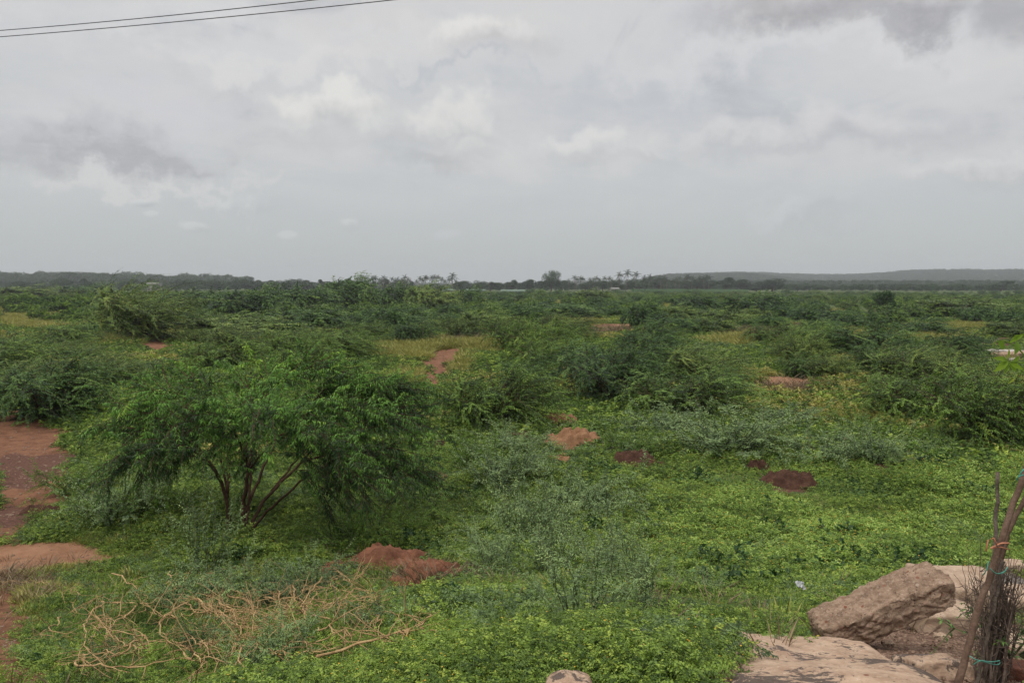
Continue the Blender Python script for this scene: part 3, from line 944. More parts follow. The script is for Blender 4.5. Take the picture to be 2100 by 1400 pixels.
# ------------------------------------------------------------------ hero tree
def hero_tree():
    global RNG
    RNG = np.random.default_rng(42)
    B = at(490, 1105)
    s = (B.y * CP_ - (B.z - CAMZ) * SP) / FPX

    def loc(u, v, d=0):
        ss = s * (1 + d / B.y)
        return ((u - 490) * s + (u - 1050) * s * d / B.y, d, (1105 - v) * s * (1.0 if v > 930 else 1.0 - .17 * (930 - v) / 240))
    limbs = [
        ([(470, 1092, 0), (469, 1030, 0), (458, 985, -.1), (440, 945, -.3), (420, 915, -.3), (365, 850, -.5), (300, 800, -.6)], .065),
        ([(468, 1020, 0), (476, 930, .2), (480, 860, .4), (440, 770, .6), (395, 720, .8)], .05),
        ([(503, 1102, 0), (499, 1040, 0), (508, 985, -.1), (520, 920, -.3), (526, 870, -.3), (535, 790, -.3), (560, 715, -.2)], .075),
        ([(505, 1098, 0), (530, 1050, .2), (565, 1010, .4), (620, 960, .6), (690, 880, .8), (770, 800, 1.)], .055),
        ([(507, 1098, 0), (548, 1038, -.3), (600, 985, -.6), (680, 920, -.9), (760, 890, -1.2), (850, 930, -1.3)], .045),
        ([(500, 1060, 0), (530, 990, .1), (560, 930, .5), (620, 840, .8), (690, 745, 1.)], .05),
        ([(524, 890, -.3), (590, 815, -.8), (665, 780, -1.), (745, 790, -1.2), (820, 850, -1.3)], .04),
        ([(470, 1010, 0), (455, 930, .5), (400, 850, 1.), (330, 790, 1.4)], .04),
        ([(450, 965, -.2), (400, 890, -.8), (330, 870, -1.2), (270, 900, -1.4)], .03),
        ([(512, 960, -.2), (560, 870, -1.), (610, 820, -1.6), (680, 860, -2.), (725, 940, -2.1)], .035),
        ([(620, 960, .6), (700, 930, .4), (790, 950, .4), (870, 1010, .4)], .03),
        ([(515, 960, -.2), (490, 850, -1.), (450, 785, -1.5), (390, 770, -1.8)], .035),
        ([(535, 790, -.3), (600, 715, .5), (690, 700, 1.2)], .03),
        ([(503, 1095, 0), (520, 980, .8), (500, 860, 1.5), (540, 760, 2.)], .05),
        ([(560, 1015, .4), (640, 930, 1.2), (730, 830, 1.8), (800, 770, 2.)], .035),
        ([(526, 870, -.3), (500, 800, -1.), (545, 760, -1.8), (590, 800, -2.3)], .03),
        ([(690, 880, .8), (760, 830, .9), (840, 850, .9), (890, 900, .9)], .02),
        ([(476, 930, .2), (430, 850, -.3), (400, 790, -.4), (340, 740, -.2)], .03),
        ([(365, 850, -.5), (310, 850, -.3), (250, 830, -.2)], .02),
        ([(480, 860, .4), (520, 780, .6), (510, 710, .7)], .03),
        ([(620, 840, .8), (720, 770, 1.2), (820, 790, 1.4)], .025),
    ]
    t = thing('thorn_tree', 'broad feathery many-stemmed thorn tree with dark reddish stems, large in the left foreground', 'tree', B)
    polys = []
    for pts, r in limbs:
        p = smooth_poly([loc(*q) for q in pts], 22)
        p[3:] += RNG.normal(0, .012, p[3:].shape)
        mb = MB(); mb.tube(p, np.linspace(r * .66, r * .17, 22), 8)
        polys.append(p)
        link('stem', mb.mesh('stem', [M['bark']], True), t)
    cc = np.array([loc(560, 900, 0)[0], 0, loc(0, 930)[2]])
    P0 = []; D0 = []; wts = np.array([len_(p) for p in polys]); wts /= wts.sum()
    for _ in range(780):
        p = polys[RNG.choice(len(polys), p=wts)]
        tt = RNG.uniform(.42, 1)
        q = p[int(tt * 21)] + RNG.normal(0, .07, 3)
        out = unit(q - cc)
        d = unit(out * np.array((1.1, 1.0, .6)) + np.array((.18, 0, .02)) + RNG.normal(0, .45, 3) * (1, 1, .7))
        P0.append(q); D0.append(d)
    P0 = np.array(P0); D0 = np.array(D0)
    ok_ = ~((P0[:, 2] < 1.75) & (P0[:, 0] > -1.2) & (P0[:, 0] < 1.5) & (P0[:, 1] < .6)) & (P0[:, 0] < 3.15) & (P0[:, 0] > -2.15)
    P0 = P0[ok_]; D0 = D0[ok_]
    n = len(P0)
    lowf = np.clip((2.2 - P0[:, 2]) / 1.6, 0, 1)
    Ls = RNG.uniform(.55, 1.1, n)
    P = shoots(P0, D0, Ls, RNG.uniform(.08, .42, n) + lowf * .25, (.10, 0, 0), 9, .04)
    tw = MB(); tw.strands(P, .010, .003)
    fo = MB()
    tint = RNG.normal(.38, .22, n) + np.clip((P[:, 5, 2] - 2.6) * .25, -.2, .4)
    leafed(fo, P, 22, .115, .020, tint, dn=.5, fwd=.35, side=.8, droop=.35, t0=.1)
    m = 4
    j = RNG.integers(2, 8, (n, m))
    rr = np.arange(n)[:, None]
    B0 = P[rr, j].reshape(-1, 3); T0 = unit(P[rr, j] - P[rr, j - 1]).reshape(-1, 3)
    Q = shoots(B0, unit(T0 + RNG.normal(0, .6, B0.shape)), RNG.uniform(.25, .5, len(B0)), RNG.uniform(.1, .5, len(B0)), (.08, 0, 0), 6)
    tw.strands(Q, .005, .002)
    leafed(fo, Q, 15, .11, .019, np.repeat(tint, m) + RNG.normal(0, .15, len(B0)), dn=.5, fwd=.35, side=.8, droop=.35, t0=.1)
    # a few long pale whips above the crown
    wp = [loc(560, 770), loc(620, 760, .5), loc(445, 780), loc(400, 800), loc(260, 870), loc(330, 830), loc(700, 770, .6), loc(800, 800), loc(500, 790, -.8), loc(360, 800, -1)]
    wd_ = [(.12, 0, 1), (.35, 0, .9), (-.15, 0, 1), (-.5, 0, .6), (-.7, 0, .5), (-.1, 0, 1), (.6, 0, .6), (.9, 0, .3), (.1, -.2, 1), (-.3, 0, 1)]
    Wp = shoots(np.array(wp), unit(np.array(wd_, float)), np.array([1.05, .7, .8, .9, .8, .8, .7, .8, .6, .8]), .25, (.05, 0, 0), 9, .05)
    tw.strands(Wp, .009, .003, .7)
    leafed(fo, Wp, 22, .075, .018, .85, dn=.3, fwd=.3, side=.8, t0=.1)
    link('foliage', fo.mesh('foliage', [M['hero']]), t)
    link('twigs', tw.mesh('twigs', [M['bark']]), t)


def len_(p):
    return float(np.linalg.norm(np.diff(p, axis=0), axis=1).sum())


hero_tree()

# ------------------------------------------------------------------ prototypes
T1 = [make_thorn(101, 'thorn', h=2.6, w=4.4, name='thorn_a'),
      make_thorn(102, 'thorn', h=2.8, w=4.0, nst=20, wind=.4, name='thorn_b'),
      make_thorn(103, 'thorn3', h=2.5, w=4.6, wind=.15, nsh=380, name='thorn_c'),
      make_thorn(104, 'thorn2', h=2.6, w=4.4, wind=.5, droop=.25, name='thorn_d'),
      make_thorn(105, 'thorn3', h=2.7, w=3.8, nst=12, wind=.3, droop=.5, nsh=340, name='thorn_e'),
      make_thorn(106, 'thorn2', h=2.4, w=4.2, nst=18, wind=.1, droop=.2, nsh=260, name='thorn_f')]
T2 = [make_thorn(111 + i, ['thorn3', 'thorn3', 'thorn2', 'thorn'][i], h=2.6, w=4.4, nsh=340, per=10, ll=.26, lw=.08, wind=[.3, .2, .45, .1][i], name='thorn_far') for i in range(4)]
G1 = [make_wand_shrub(201, 'glauc', name='grey_a'), make_wand_shrub(202, 'glauc', h=1.2, w=1.8, n=58, spread=1.6, droop=.45, name='grey_b'),
      make_wand_shrub(203, 'glauc', h=1.5, w=1.0, n=24, spread=.5, droop=.1, name='grey_c'),
      make_wand_shrub(204, 'thorn', h=1.3, w=1.8, n=44, spread=1.3, droop=.35, ll=.06, name='grey_d')]
# small sources of the ground cover
HERBS = [make_herb(301 + i, 'herb' if i % 2 else 'herb2', fl=[1, 3, 0, 5][i]) for i in range(4)]
HERBS += [make_herb(311, 'broad', r=.24, h=.17, n=16, per=4, ll=.06, lw=.042, fl=0, name='broad_herb')]
HERBS += [make_herb(312, 'glauc', r=.28, h=.18, n=26, per=7, ll=.035, lw=.013, fl=0, name='grey_herb')]
HERBS += [make_herb(313 + i, 'herb3', n=34, ll=.028, lw=.014, fl=4, name='pale_herb') for i in range(2)]
GRASS = [make_grass(321), make_grass(322, 46, .26, .2), make_grass(323, 70, .3, .22, .006, lmat='herb')]

# ------------------------------------------------------------------ bushes
NB = {'n': 0}


def put_bush(kind, meshes, q, label, cat, group, w_m, h_m, w0, h0, parts=True, rz=None):
    rz = random.uniform(-.5, .5) if rz is None else rz
    sx_ = w_m / w0; sz_ = h_m / h0
    if parts:
        t = thing(kind, label, cat, q, rz, group, (sx_, sx_, sz_))
        link('foliage', meshes[0], t); link('stems', meshes[1], t)
    else:
        t = link(kind, meshes[0], None, q, (0, 0, rz), (sx_, sx_, sz_)); tag(t, label, cat, group)
    NB['n'] += 1
    return t


BUSH = [  # u centre, v base, width px, height px, prototype, label
    (290, 697, 240, 118, 3, 'big shaggy olive thorn bush with pale streaking branches behind the left foreground tree'),
    (505, 650, 160, 62, 4, 'dark drooping thorn bush right of the big shaggy one, below the skyline'),
    (415, 640, 150, 48, 5, 'dull green thorn bush between the big shaggy bush and the dark drooping one'),
    (600, 640, 150, 58, 1, 'olive thorn bush left of the tallest dark bush on the skyline'),
    (705, 634, 125, 68, 4, 'tallest dark thorn bush breaking the skyline left of centre'),
    (800, 632, 100, 50, 0, 'rounded thorn bush right of the tallest dark skyline bush'),
    (875, 636, 95, 58, 2, 'dark upright thorn bush between the skyline bushes and the pale sheds'),
    (955, 630, 74, 42, 4, 'compact dark thorn bush just below the pale green sheds'),
    (60, 616, 150, 32, 2, 'dark thorn bush at the far left edge behind the yellow grass'),
    (165, 616, 120, 34, 4, 'dark low thorn bush behind the yellow grass beside the big shaggy bush'),
    (95, 858, 270, 125, 2, 'large dark blue-green thorn bush at the left edge above the red track'),
    (120, 720, 150, 60, 0, 'mid green thorn bush on the left, in front of the yellow grass'),
    (230, 790, 150, 70, 3, 'olive thorn bush between the dark left-edge bush and the tree crown'),
    (480, 695, 190, 50, 2, 'low dark thorn bush behind the crown of the tree'),
    (620, 675, 170, 46, 0, 'low green thorn bush below the dark drooping bush'),
    (745, 706, 125, 50, 1, 'rounded thorn bush behind the tree crown, left of the dirt track'),
    (850, 706, 105, 46, 4, 'dark rounded thorn bush just behind the bend of the dirt track'),
    (800, 668, 150, 42, 0, 'thorn bush behind the two rounded ones by the dirt track bend'),
    (950, 700, 110, 54, 5, 'thin brownish thorn bush right behind the dirt track bend'),
    (1045, 722, 110, 74, 1, 'leaning thorn bush beside the right end of the dirt track bend'),
    (1150, 700, 140, 62, 3, 'olive thorn bush with bare brown foot in front of the distant dirt patch'),
    (1312, 678, 82, 62, 4, 'dark upright thorn bush right of the distant dirt patch'),
    (1215, 622, 84, 30, 2, 'small dark bush in the far green strip right of centre'),
    (1265, 634, 74, 20, 4, 'low blackish bush right of the small dark one in the far strip'),
    (1420, 640, 110, 36, 0, 'dark flat-topped bush under the row of palms'),
    (1140, 655, 160, 40, 1, 'low thorn bush behind the olive one near the distant dirt patch'),
    (1260, 790, 250, 98, 2, 'large dark thorn bush right of centre with black hollow at its foot'),
    (1130, 762, 170, 70, 1, 'green thorn bush left of the large dark one right of centre'),
    (1430, 790, 200, 86, 3, 'thorn bush with long streaming twigs right of the large dark one'),
    (1390, 855, 260, 100, 0, 'wide thorn bush in front of the large dark one right of centre'),
    (1000, 880, 240, 130, 0, 'wide grey-green thorn bush in the centre behind the orange soil heaps'),
    (1090, 842, 150, 70, 5, 'loose thorn bush behind the wide grey-green one in the centre'),
    (1480, 672, 120, 42, 2, 'dark thorn bush in the middle distance above the brown dead weeds'),
    (1550, 642, 120, 42, 4, 'dark thorn bush below the rounded trees right of the palms'),
    (1816, 644, 50, 46, 6, 'single dark rounded tree-like bush standing alone on the right plain'),
    (1715, 675, 100, 32, 4, 'dark low bush in front of the lone rounded bush on the right plain'),
    (1960, 648, 180, 40, 2, 'long dark bush on the far right plain'),
    (1640, 735, 140, 66, 1, 'green thorn bush on the right, left one of the dark middle row'),
    (1790, 738, 210, 84, 2, 'tall thorn bush with spiky top in the dark middle row on the right'),
    (1960, 742, 160, 62, 4, 'dark thorn bush at the right of the middle row, by the pale rubble'),
    (1640, 772, 120, 44, 4, 'small dark thorn bush above the sandy clearing on the right'),
    (1710, 776, 110, 48, 5, 'brownish low thorn bush above the right end of the sandy clearing'),
    (1880, 690, 120, 34, 0, 'low thorn bush behind the yellow-green grass on the right'),
    (2070, 690, 110, 34, 2, 'low dark thorn bush behind the pale rubble at the right edge'),
    (1850, 830, 180, 60, 1, 'low spreading thorn bush right of the sandy clearing'),
    (1930, 790, 150, 52, 3, 'olive thorn bush between the middle row and the big bush at the right edge'),
    (2020, 915, 280, 165, 1, 'big leafy thorn bush at the right edge with a bare twig showing in its middle'),
    (1700, 660, 120, 30, 1, 'flat thorn bush on the right plain left of the lone rounded bush'),
    (1580, 705, 120, 44, 0, 'thorn bush left of the dark middle row on the right'),
]
used = []
for (u, v, wp, hp, pi, lab) in BUSH:
    q = at(u, v); s = px_m(u, v)
    used.append((u, v, wp, hp))
    if pi == 6:
        a = make_crown(77, h=2.6, w=3.2, n=2400, ls=.26, lobes=9, low=.12, trunk=.08, name='lone', lmat='thorn3')
        put_bush('bush', a, q, lab, 'bush', None, wp * s, hp * s, 3.0, 2.6)
    else:
        far = q.y > 75
        put_bush('thorn_bush', T2[pi % 4] if far else T1[pi], q, lab, 'bush', None, wp * s * 1.06, hp * s * 1.04, 4.8, 2.75, parts=True)

# the rest of the thorn scrub of the plain: chosen in strips of distance
EXCL = [(905, 756, 66, 54), (60, 930, 130, 80), (905, 712, 110, 12), (1240, 672, 48, 14), (1610, 785, 88, 18), (1730, 848, 46, 12), (40, 645, 130, 28), (325, 705, 50, 18), (1900, 680, 150, 12),
        (1150, 868, 50, 16), (30, 900, 110, 60), (180, 940, 110, 18), (1690, 855, 80, 12), (2060, 728, 70, 22), (1500, 700, 50, 10)]
ZN = ['far left', 'left', 'left of centre', 'right of centre', 'right', 'far right']
BN = [(0, 45, 'nearer middle ground'), (45, 75, 'middle ground'), (75, 130, 'farther middle ground'), (130, 400, 'distant plain')]
PN = ['grey-green', 'olive', 'deep green', 'pale olive', 'dark', 'brownish']
rr_ = random.Random(77)
rand_pts = []
tries = 0
while len(rand_pts) < 245 and tries < 60000:
    tries += 1
    tq = rr_.random()
    v = 603 + (tq ** 1.7) * 262
    u = rr_.uniform(-60, 2160)
    d = 5.2 * FPX / (v - 583)
    wpx = rr_.uniform(3.2, 6.4) * FPX / d
    if v > 830 and (u < 1150 or u > 1900): continue
    if v > 780 and 150 < u < 950: continue
    if any(abs(u - a) < c + wpx * .3 and -dd < (v - b) < wpx * .42 + dd or (abs(u - a) < c and abs(v - b) < dd) for a, b, c, dd in EXCL): continue
    if any(abs(u - a) < (c + wpx) * .28 and abs(v - b) < dd * .2 for a, b, c, dd in used): continue
    if any(abs(u - a) < (c + wpx) * .30 and abs(v - b) < (dd + wpx * .4) * .18 for a, b, c, dd in rand_pts): continue
    rand_pts.append((u, v, wpx, wpx * rr_.uniform(.36, .55)))
for (u, v, wp, hp) in rand_pts:
    q = at(u, v); s = px_m(u, v)
    pi = rr_.randrange(6)
    zone = ZN[int(min(5, max(0, u / 350)))]
    band = next(b for a, c, b in BN if a <= q.y < c) if q.y < 400 else 'distant plain'
    lab = '%s thorn bush among the scrub of the %s, %s' % (PN[pi], band, zone)
    far = q.y > 75
    put_bush('thorn_bush', T2[pi % 4] if far else T1[pi], q, lab, 'bush', '%s thorn bushes, %s %s' % (PN[pi], band, zone), wp * s, hp * s, 4.8, 2.75, parts=not far)

# grey-green shrubs and saplings nearer by
SHR = [  # u, v base, width px, height px, proto, label
    (1480, 935, 300, 120, 0, 'wide silvery shrub right of centre in front of the scrub'),
    (1660, 950, 250, 110, 1, 'silvery spreading shrub behind the dark soil heap on the right'),
    (1790, 955, 190, 100, 0, 'silvery shrub left of the big bush at the right edge'),
    (1350, 890, 220, 90, 1, 'low silvery shrub behind the orange soil heaps'),
    (1600, 870, 200, 70, 1, 'pale silvery shrub below the sandy clearing'),
    (1300, 935, 130, 70, 3, 'dull green shrub right of the orange soil heap'),
    (1760, 880, 160, 60, 3, 'dull green shrub beside the small sandy patch on the right'),
    (1190, 1060, 300, 150, 1, 'grey-green young shrub with a long slanting shoot, centre right foreground'),
    (1100, 1130, 220, 190, 0, 'dense dark grey-green young shrub in the centre foreground'),
    (1190, 1290, 190, 200, 2, 'slender grey sapling of upright wands in the lower centre'),
    (1313, 1260, 90, 190, 2, 'thin single dark-stemmed sapling right of the slender grey one'),
    (1130, 1180, 120, 170, 2, 'upright grey-green wands just left of the slender grey sapling'),
    (1250, 1200, 110, 150, 2, 'short grey wands between the slender sapling and the thin dark-stemmed one'),
    (1010, 1180, 120, 110, 2, 'small grey sapling right of the lower end of the red earth bank'),
    (1560, 1090, 130, 70, 3, 'small leafy shrub below the largest dark soil heap'),
    (1900, 1170, 150, 80, 3, 'dark leafy shrub behind the raised end of the leaning slab'),
    (1400, 1230, 190, 100, 1, 'low grey sapling in the yellow-flowered herbs right of the thin one'),
    (1030, 1000, 230, 120, 0, 'grey-green shrub behind the right end of the tree crown'),
    (960, 960, 160, 90, 3, 'dull green shrub beside the small red soil heap'),
    (235, 1075, 240, 140, 0, 'grey twiggy shrub left of the tree stems'),
    (150, 1010, 150, 80, 3, 'bright leafy shrub beside the red track on the left'),
    (340, 1060, 170, 110, 3, 'green shrub just left of the tree stems'),
    (415, 1190, 120, 190, 2, 'tall pale grey-green wand in front of the tree stems'),
    (490, 1240, 300, 130, 1, 'silvery shrub sprawling in front of the tree foot'),
    (380, 1250, 260, 110, 1, 'silvery shrub behind the dead branches on the left'),
    (640, 1220, 240, 120, 1, 'grey-green sprays right behind the dead branches'),
    (720, 1130, 260, 100, 3, 'green thorny boughs beside the tree foot, left of the red bank'),
    (410, 1340, 150, 110, 1, 'silvery shrub growing up through the left half of the dead branches'),
    (610, 1330, 150, 100, 3, 'dull green shrub growing up through the right half of the dead branches'),
    (300, 1290, 120, 80, 3, 'small green shrub among the tips of the leftmost dead branch'),
    (560, 1380, 230, 130, 0, 'dark grey-green shrub below the dead branches'),
    (800, 1090, 230, 90, 3, 'low green shrub under the drooping right side of the tree'),
    (1060, 930, 180, 70, 0, 'grey shrub left of the orange soil heaps'),
    (1850, 1000, 150, 60, 3, 'low green shrub right of the farthest dark soil heap'),
]
for (u, v, wp, hp, pi, lab) in SHR:
    q = at(u, v); s = px_m(u, v)
    put_bush('shrub', G1[pi], q, lab, 'shrub', None, wp * s * 1.15, hp * s * 1.2, [2.0, 2.5, 1.1, 2.2][pi], [1.25, 1.0, 1.6, 1.15][pi], rz=random.uniform(0, 6.28))

# ------------------------------------------------------------------ ground cover (stuff)
CLR = [(30, 900, 110, 60), (905, 745, 52, 36)]


def pts_polar(n, r0, r1, a0=-40, a1=40, power=1.0, seed=1):
    g = np.random.default_rng(seed)
    r = (r0 ** power + g.random(n) * (r1 ** power - r0 ** power)) ** (1 / power)
    a = np.radians(g.uniform(a0, a1, n))
    return r * np.sin(a), r * np.cos(a), r, g


def keep_cover(x, y, r, g, soil_w=dict(r=1, s=1, d=1, b=1, y=.45), top=0.0):
    z = height(x, y); u, v = proj(x, y, z)
    m = soil_masks(u, v, x, y)
    bad = np.zeros_like(x)
    for c, w_ in soil_w.items(): bad = np.maximum(bad, m[c] * w_)
    keep = g.random(len(x)) > bad * 1.15
    if np.any(top):     # also keep the plants low that stand right in front of a bare patch
        ut, vt = proj(x, y, z + top)
        m2 = soil_masks(ut, vt, x, y)
        b2 = np.zeros_like(x)
        for c, w_ in soil_w.items(): b2 = np.maximum(b2, m2[c] * w_)
        keep &= g.random(len(x)) > b2 * .93
    return z, u, v, m, keep


# near herbs (bank and first slope)
x, y, r, g = pts_polar(70000, 2.2, 30, -56, 56, power=1.2, seed=5)
z, u, v, m, kp = keep_cover(x, y, r, g, top=.17 * (1 + .035 * np.clip(r - 6, 0, 30)))
left_thin = sstep(-u, -230, -60) * sstep(v, 1120, 1200) * (fbm(x * 1.1, y * 1.1, 8) > .5)
kp &= g.random(len(x)) > left_thin * .8
x, y, z, r, u, v = (q[kp] for q in (x, y, z, r, u, v))
n = len(x)
pn = fbm(x * .35, y * .35, 61); p2 = fbm(x * .8, y * .8, 71)
idx = g.integers(0, 4, n)
fz = sstep(u, 1150, 1500) * sstep(v, 905, 960) * (1 - sstep(v, 1120, 1230)) * sstep(pn, .3, .5)
idx = np.where(g.random(n) < fz * .9, 6 + (g.random(n) > .5), idx)
idx = np.where((p2 > .64) & (g.random(n) < .5) & (fz < .3), 5, idx)
idx = np.where((p2 < .36) & (g.random(n) < .22), 4, idx)
scl = g.uniform(.75, 1.25, n) * (1 + .035 * np.clip(r - 6, 0, 30)) * (.75 + .6 * pn)
scl *= (.70 + .6 * sstep(fbm(x * 1.3, y * 1.3, 44), .45, .7)) * np.clip(.42 + r * .05, .42, 1)
scl *= 1 - .42 * (np.hypot((u - 500) / 400, (v - 1290) / 130) < 1)
scl *= np.where((u < 330) & (v > 1080), .7, 1)
P = np.stack([x, y, z - .02], -1)
scatter('herb_cover', HERBS, P, scl, g.uniform(0, 6.28, n), idx, 'low green herbs with small yellow flowers covering the near slope', 'herbs')

# tussocky low cover of the middle ground
MH = [make_herb(331 + i, ['herb', 'thorn', 'herb2', 'grass', 'glauc'][i], r=.75, h=.30, n=46, per=6, ll=.13, lw=.05, fl=0, name='mid_cover') for i in range(5)]
x, y, r, g = pts_polar(33000, 24, 130, -50, 50, power=1.1, seed=6)
z, u, v, m, kp = keep_cover(x, y, r, g, dict(r=1, s=1, d=.8, b=1, y=.5), top=.35)
kp &= ~((m['y'] > .4) & (g.random(len(x)) < .9))
x, y, z, r = (q[kp] for q in (x, y, z, r))
n = len(x); pn = fbm(x * .12, y * .12, 81); p3 = fbm(x * .05 + 9, y * .05, 82)
idx = g.choice([0, 1, 1, 2], n)
idx = np.where((pn > .58) & (g.random(n) < .6), 3, idx); idx = np.where((p3 > .62) & (g.random(n) < .4), 4, idx)
scatter('scrub_cover', MH, np.stack([x, y, z - .03], -1), g.uniform(.7, 1.4, n) * (.6 + .7 * pn) * (1 + r / 260), g.uniform(0, 6.28, n), idx, 'low mixed green undergrowth between the thorn bushes', 'undergrowth')

# dry and yellow-green grass on the clearings
gx = []
g = np.random.default_rng(9)
for (cu, cv, a, b, t) in SOIL:
    if t not in 'ys': continue
    q = at(cu, cv); s = px_m(cu, cv)
    if q.y > 320: continue
    nn = int(min(2600, 40 + a * b * (.9 if t == 'y' else .05)))
    for _ in range(nn):
        uu = cu + g.normal(0, a * .62); vv = cv + g.normal(0, b * .62)
        if vv < 600 or vv > 1450: continue
        dx = (uu - cu) * s
        # move along the ground instead of casting each ray
        dist = q.y * (cv - 583) / max(8, (vv - 583)) if q.z < 1 else q.y + (cv - vv) * s * 3
        gx.append((q.x * dist / q.y + dx, dist))
gx = np.array(gx)
z, u, v, m, kp = keep_cover(gx[:, 0], gx[:, 1], 0, g, dict(r=.97, s=.95, d=.95, b=1))
gx = gx[kp]; z = z[kp]; n = len(gx)
rg = np.hypot(gx[:, 0], gx[:, 1])
scatter('clearing_grass', GRASS[:2], np.stack([gx[:, 0], gx[:, 1], z - .01], -1), g.uniform(.5, 1.1, n) * np.clip(rg / 22, .5, 3.2), g.uniform(0, 6.28, n), g.integers(0, 2, n), 'yellowish grass on the clearings and beside the dirt tracks', 'grass')
# slender green grass mixed in the herbs
x, y, r, g = pts_polar(2600, 6, 26, power=1.5, seed=15)
z, u, v, m, kp = keep_cover(x, y, r, g, dict(r=.9, s=.93, d=.9, b=.97, y=.1), top=.2)
x, y, z, r = (q[kp] for q in (x, y, z, r)); n = len(x)
scatter('green_grass', [GRASS[2], GRASS[0]], np.stack([x, y, z - .01], -1), g.uniform(.35, .8, n) * (1 + r * .02), g.uniform(0, 6.28, n), (g.random(n) > .85).astype(int), 'thin green grass blades growing through the herbs', 'grass')

# taller leafy weeds standing out of the low herbs
TW = [make_wand_shrub(351, 'herb2', h=.42, w=.5, n=14, per=9, ll=.045, lw=.020, droop=.35, spread=.9, name='tall_weed')[0],
      make_wand_shrub(352, 'herb', h=.50, w=.5, n=12, per=10, ll=.040, lw=.016, droop=.4, spread=.8, name='tall_weed')[0],
      make_wand_shrub(353, 'herb3', h=.40, w=.6, n=16, per=10, ll=.032, lw=.013, droop=.5, spread=1.2, name='tall_weed')[0],
      make_wand_shrub(354, 'glauc', h=.50, w=.5, n=10, per=12, ll=.035, lw=.012, droop=.3, spread=.6, name='tall_weed')[0]]
x, y, r, g = pts_polar(3600, 4.5, 30, -56, 56, power=1.35, seed=58)
z, u, v, m, kp = keep_cover(x, y, r, g, top=.35)
kp &= (fbm(x * .5, y * .5, 66) > .46) | (g.random(len(x)) < .25)
kp &= ~((u > 1480) & (v > 1240))
x, y, z, r = (q[kp] for q in (x, y, z, r)); n = len(x)
scatter('tall_weeds', TW, np.stack([x, y, z - .01], -1), g.uniform(.45, 1.15, n) * (.75 + .02 * r), g.uniform(0, 6.28, n), g.integers(0, 4, n), 'taller leafy weeds standing in clumps out of the low herbs', 'weeds')

# pebbles on the bare soil, dead stalks among the plants
RNG = np.random.default_rng(55)
PEB = [rock_mesh('pebble', (1, .8, .6), 60 + i, 'pebble', power=3, amp=.12, fine=.0, n=6) for i in range(3)]
g = np.random.default_rng(56); px_ = []
for (cu, cv, a, b, t) in SOIL:
    if t == 'y' or cv < 720: continue
    q = at(cu, min(cv, 1396)); s = px_m(cu, min(cv, 1396))
    nn = int(min(160, 15 + a * b * .04))
    xx = q.x + g.normal(0, a * s * .6, nn); yy = q.y + g.normal(0, max(.15, b * s * 2.2), nn)
    px_.append(np.stack([xx, yy], -1))
px_ = np.vstack(px_); z = height(px_[:, 0], px_[:, 1]); n = len(z)
scatter('pebbles', PEB, np.stack([px_[:, 0], px_[:, 1], z], -1), .010 + .035 * g.random(n) ** 5 * np.clip(px_[:, 1] / 8, .6, 2.5), g.uniform(0, 6.28, n), g.integers(0, 3, n), 'small pebbles and clods on the bare soil', 'pebbles')
DRY = [make_grass(341, 34, .16, .34, .006, lmat='dryst'), make_grass(342, 22, .22, .5, .007, lmat='dryst')]
dx_ = []
for (cu, cv, a, b, nn) in ((1500, 682, 70, 5, 150), (960, 702, 60, 5, 110), (1620, 674, 70, 3, 90), (1270, 680, 50, 4, 90), (900, 1190, 60, 8, 130), (1640, 800, 70, 8, 60), (1200, 690, 30, 5, 60), (60, 1200, 70, 30, 90), (1500, 900, 200, 30, 60)):
    for _ in range(nn):
        q = at(cu + g.normal(0, a * .6), cv + g.normal(0, b * .6)); dx_.append((q.x, q.y))
x, y, r, g2 = pts_polar(420, 4, 28, power=1.3, seed=57)
dx_ = np.vstack([np.array(dx_), np.stack([x, y], -1)]); z = height(dx_[:, 0], dx_[:, 1]); n = len(z)
scatter('dry_stalks', DRY, np.stack([dx_[:, 0], dx_[:, 1], z], -1), g.uniform(.5, 1.1, n) * np.clip(dx_[:, 1] / 22, .75, 2.6), g.uniform(0, 6.28, n), g.integers(0, 2, n), 'brown dead weed stalks standing among the green plants', 'dry weeds')

# scrub of the far plain, beyond the bushes one can tell apart
FS = [make_thorn(121 + i, ['thorn', 'thorn3', 'thorn2'][i], h=2.4, w=4.6, nst=8, nsh=70, per=7, ll=.42, lw=.15, name='plain_scrub')[0] for i in range(3)]
x, y, r, g = pts_polar(11000, 120, 540, power=1.0, seed=7)
z, u, v, m, kp = keep_cover(x, y, r, g, dict(r=1, s=1, d=.5, b=0, y=1))
pn = fbm(x * .018, y * .018, 91)
kp &= (pn > .40) | (g.random(len(x)) < .25)
x, y, z, r = (q[kp] for q in (x, y, z, r)); n = len(x)
uu = 1050 + FPX * x / y
tall = np.where(uu < 620, 1.1, .75) * np.clip(.35 + (r - 120) / 120, .35, 1) * np.clip(1.25 - r / 520, .38, 1)
scatter('plain_scrub', FS, np.stack([x, y, z - .1], -1), g.uniform(.4, 1.4, n) * tall, g.uniform(0, 6.28, n), g.integers(0, 3, n), 'distant thorn scrub merging into one green plain', 'scrub')

# ------------------------------------------------------------------ soil heaps
FWD = np.array([0, CP_, -SP])


def at_depth(u, v, f):
    d = np.array(pix_dir(u, v))
    return np.array([0, 0, CAMZ]) + d * (f / float(d @ FWD))


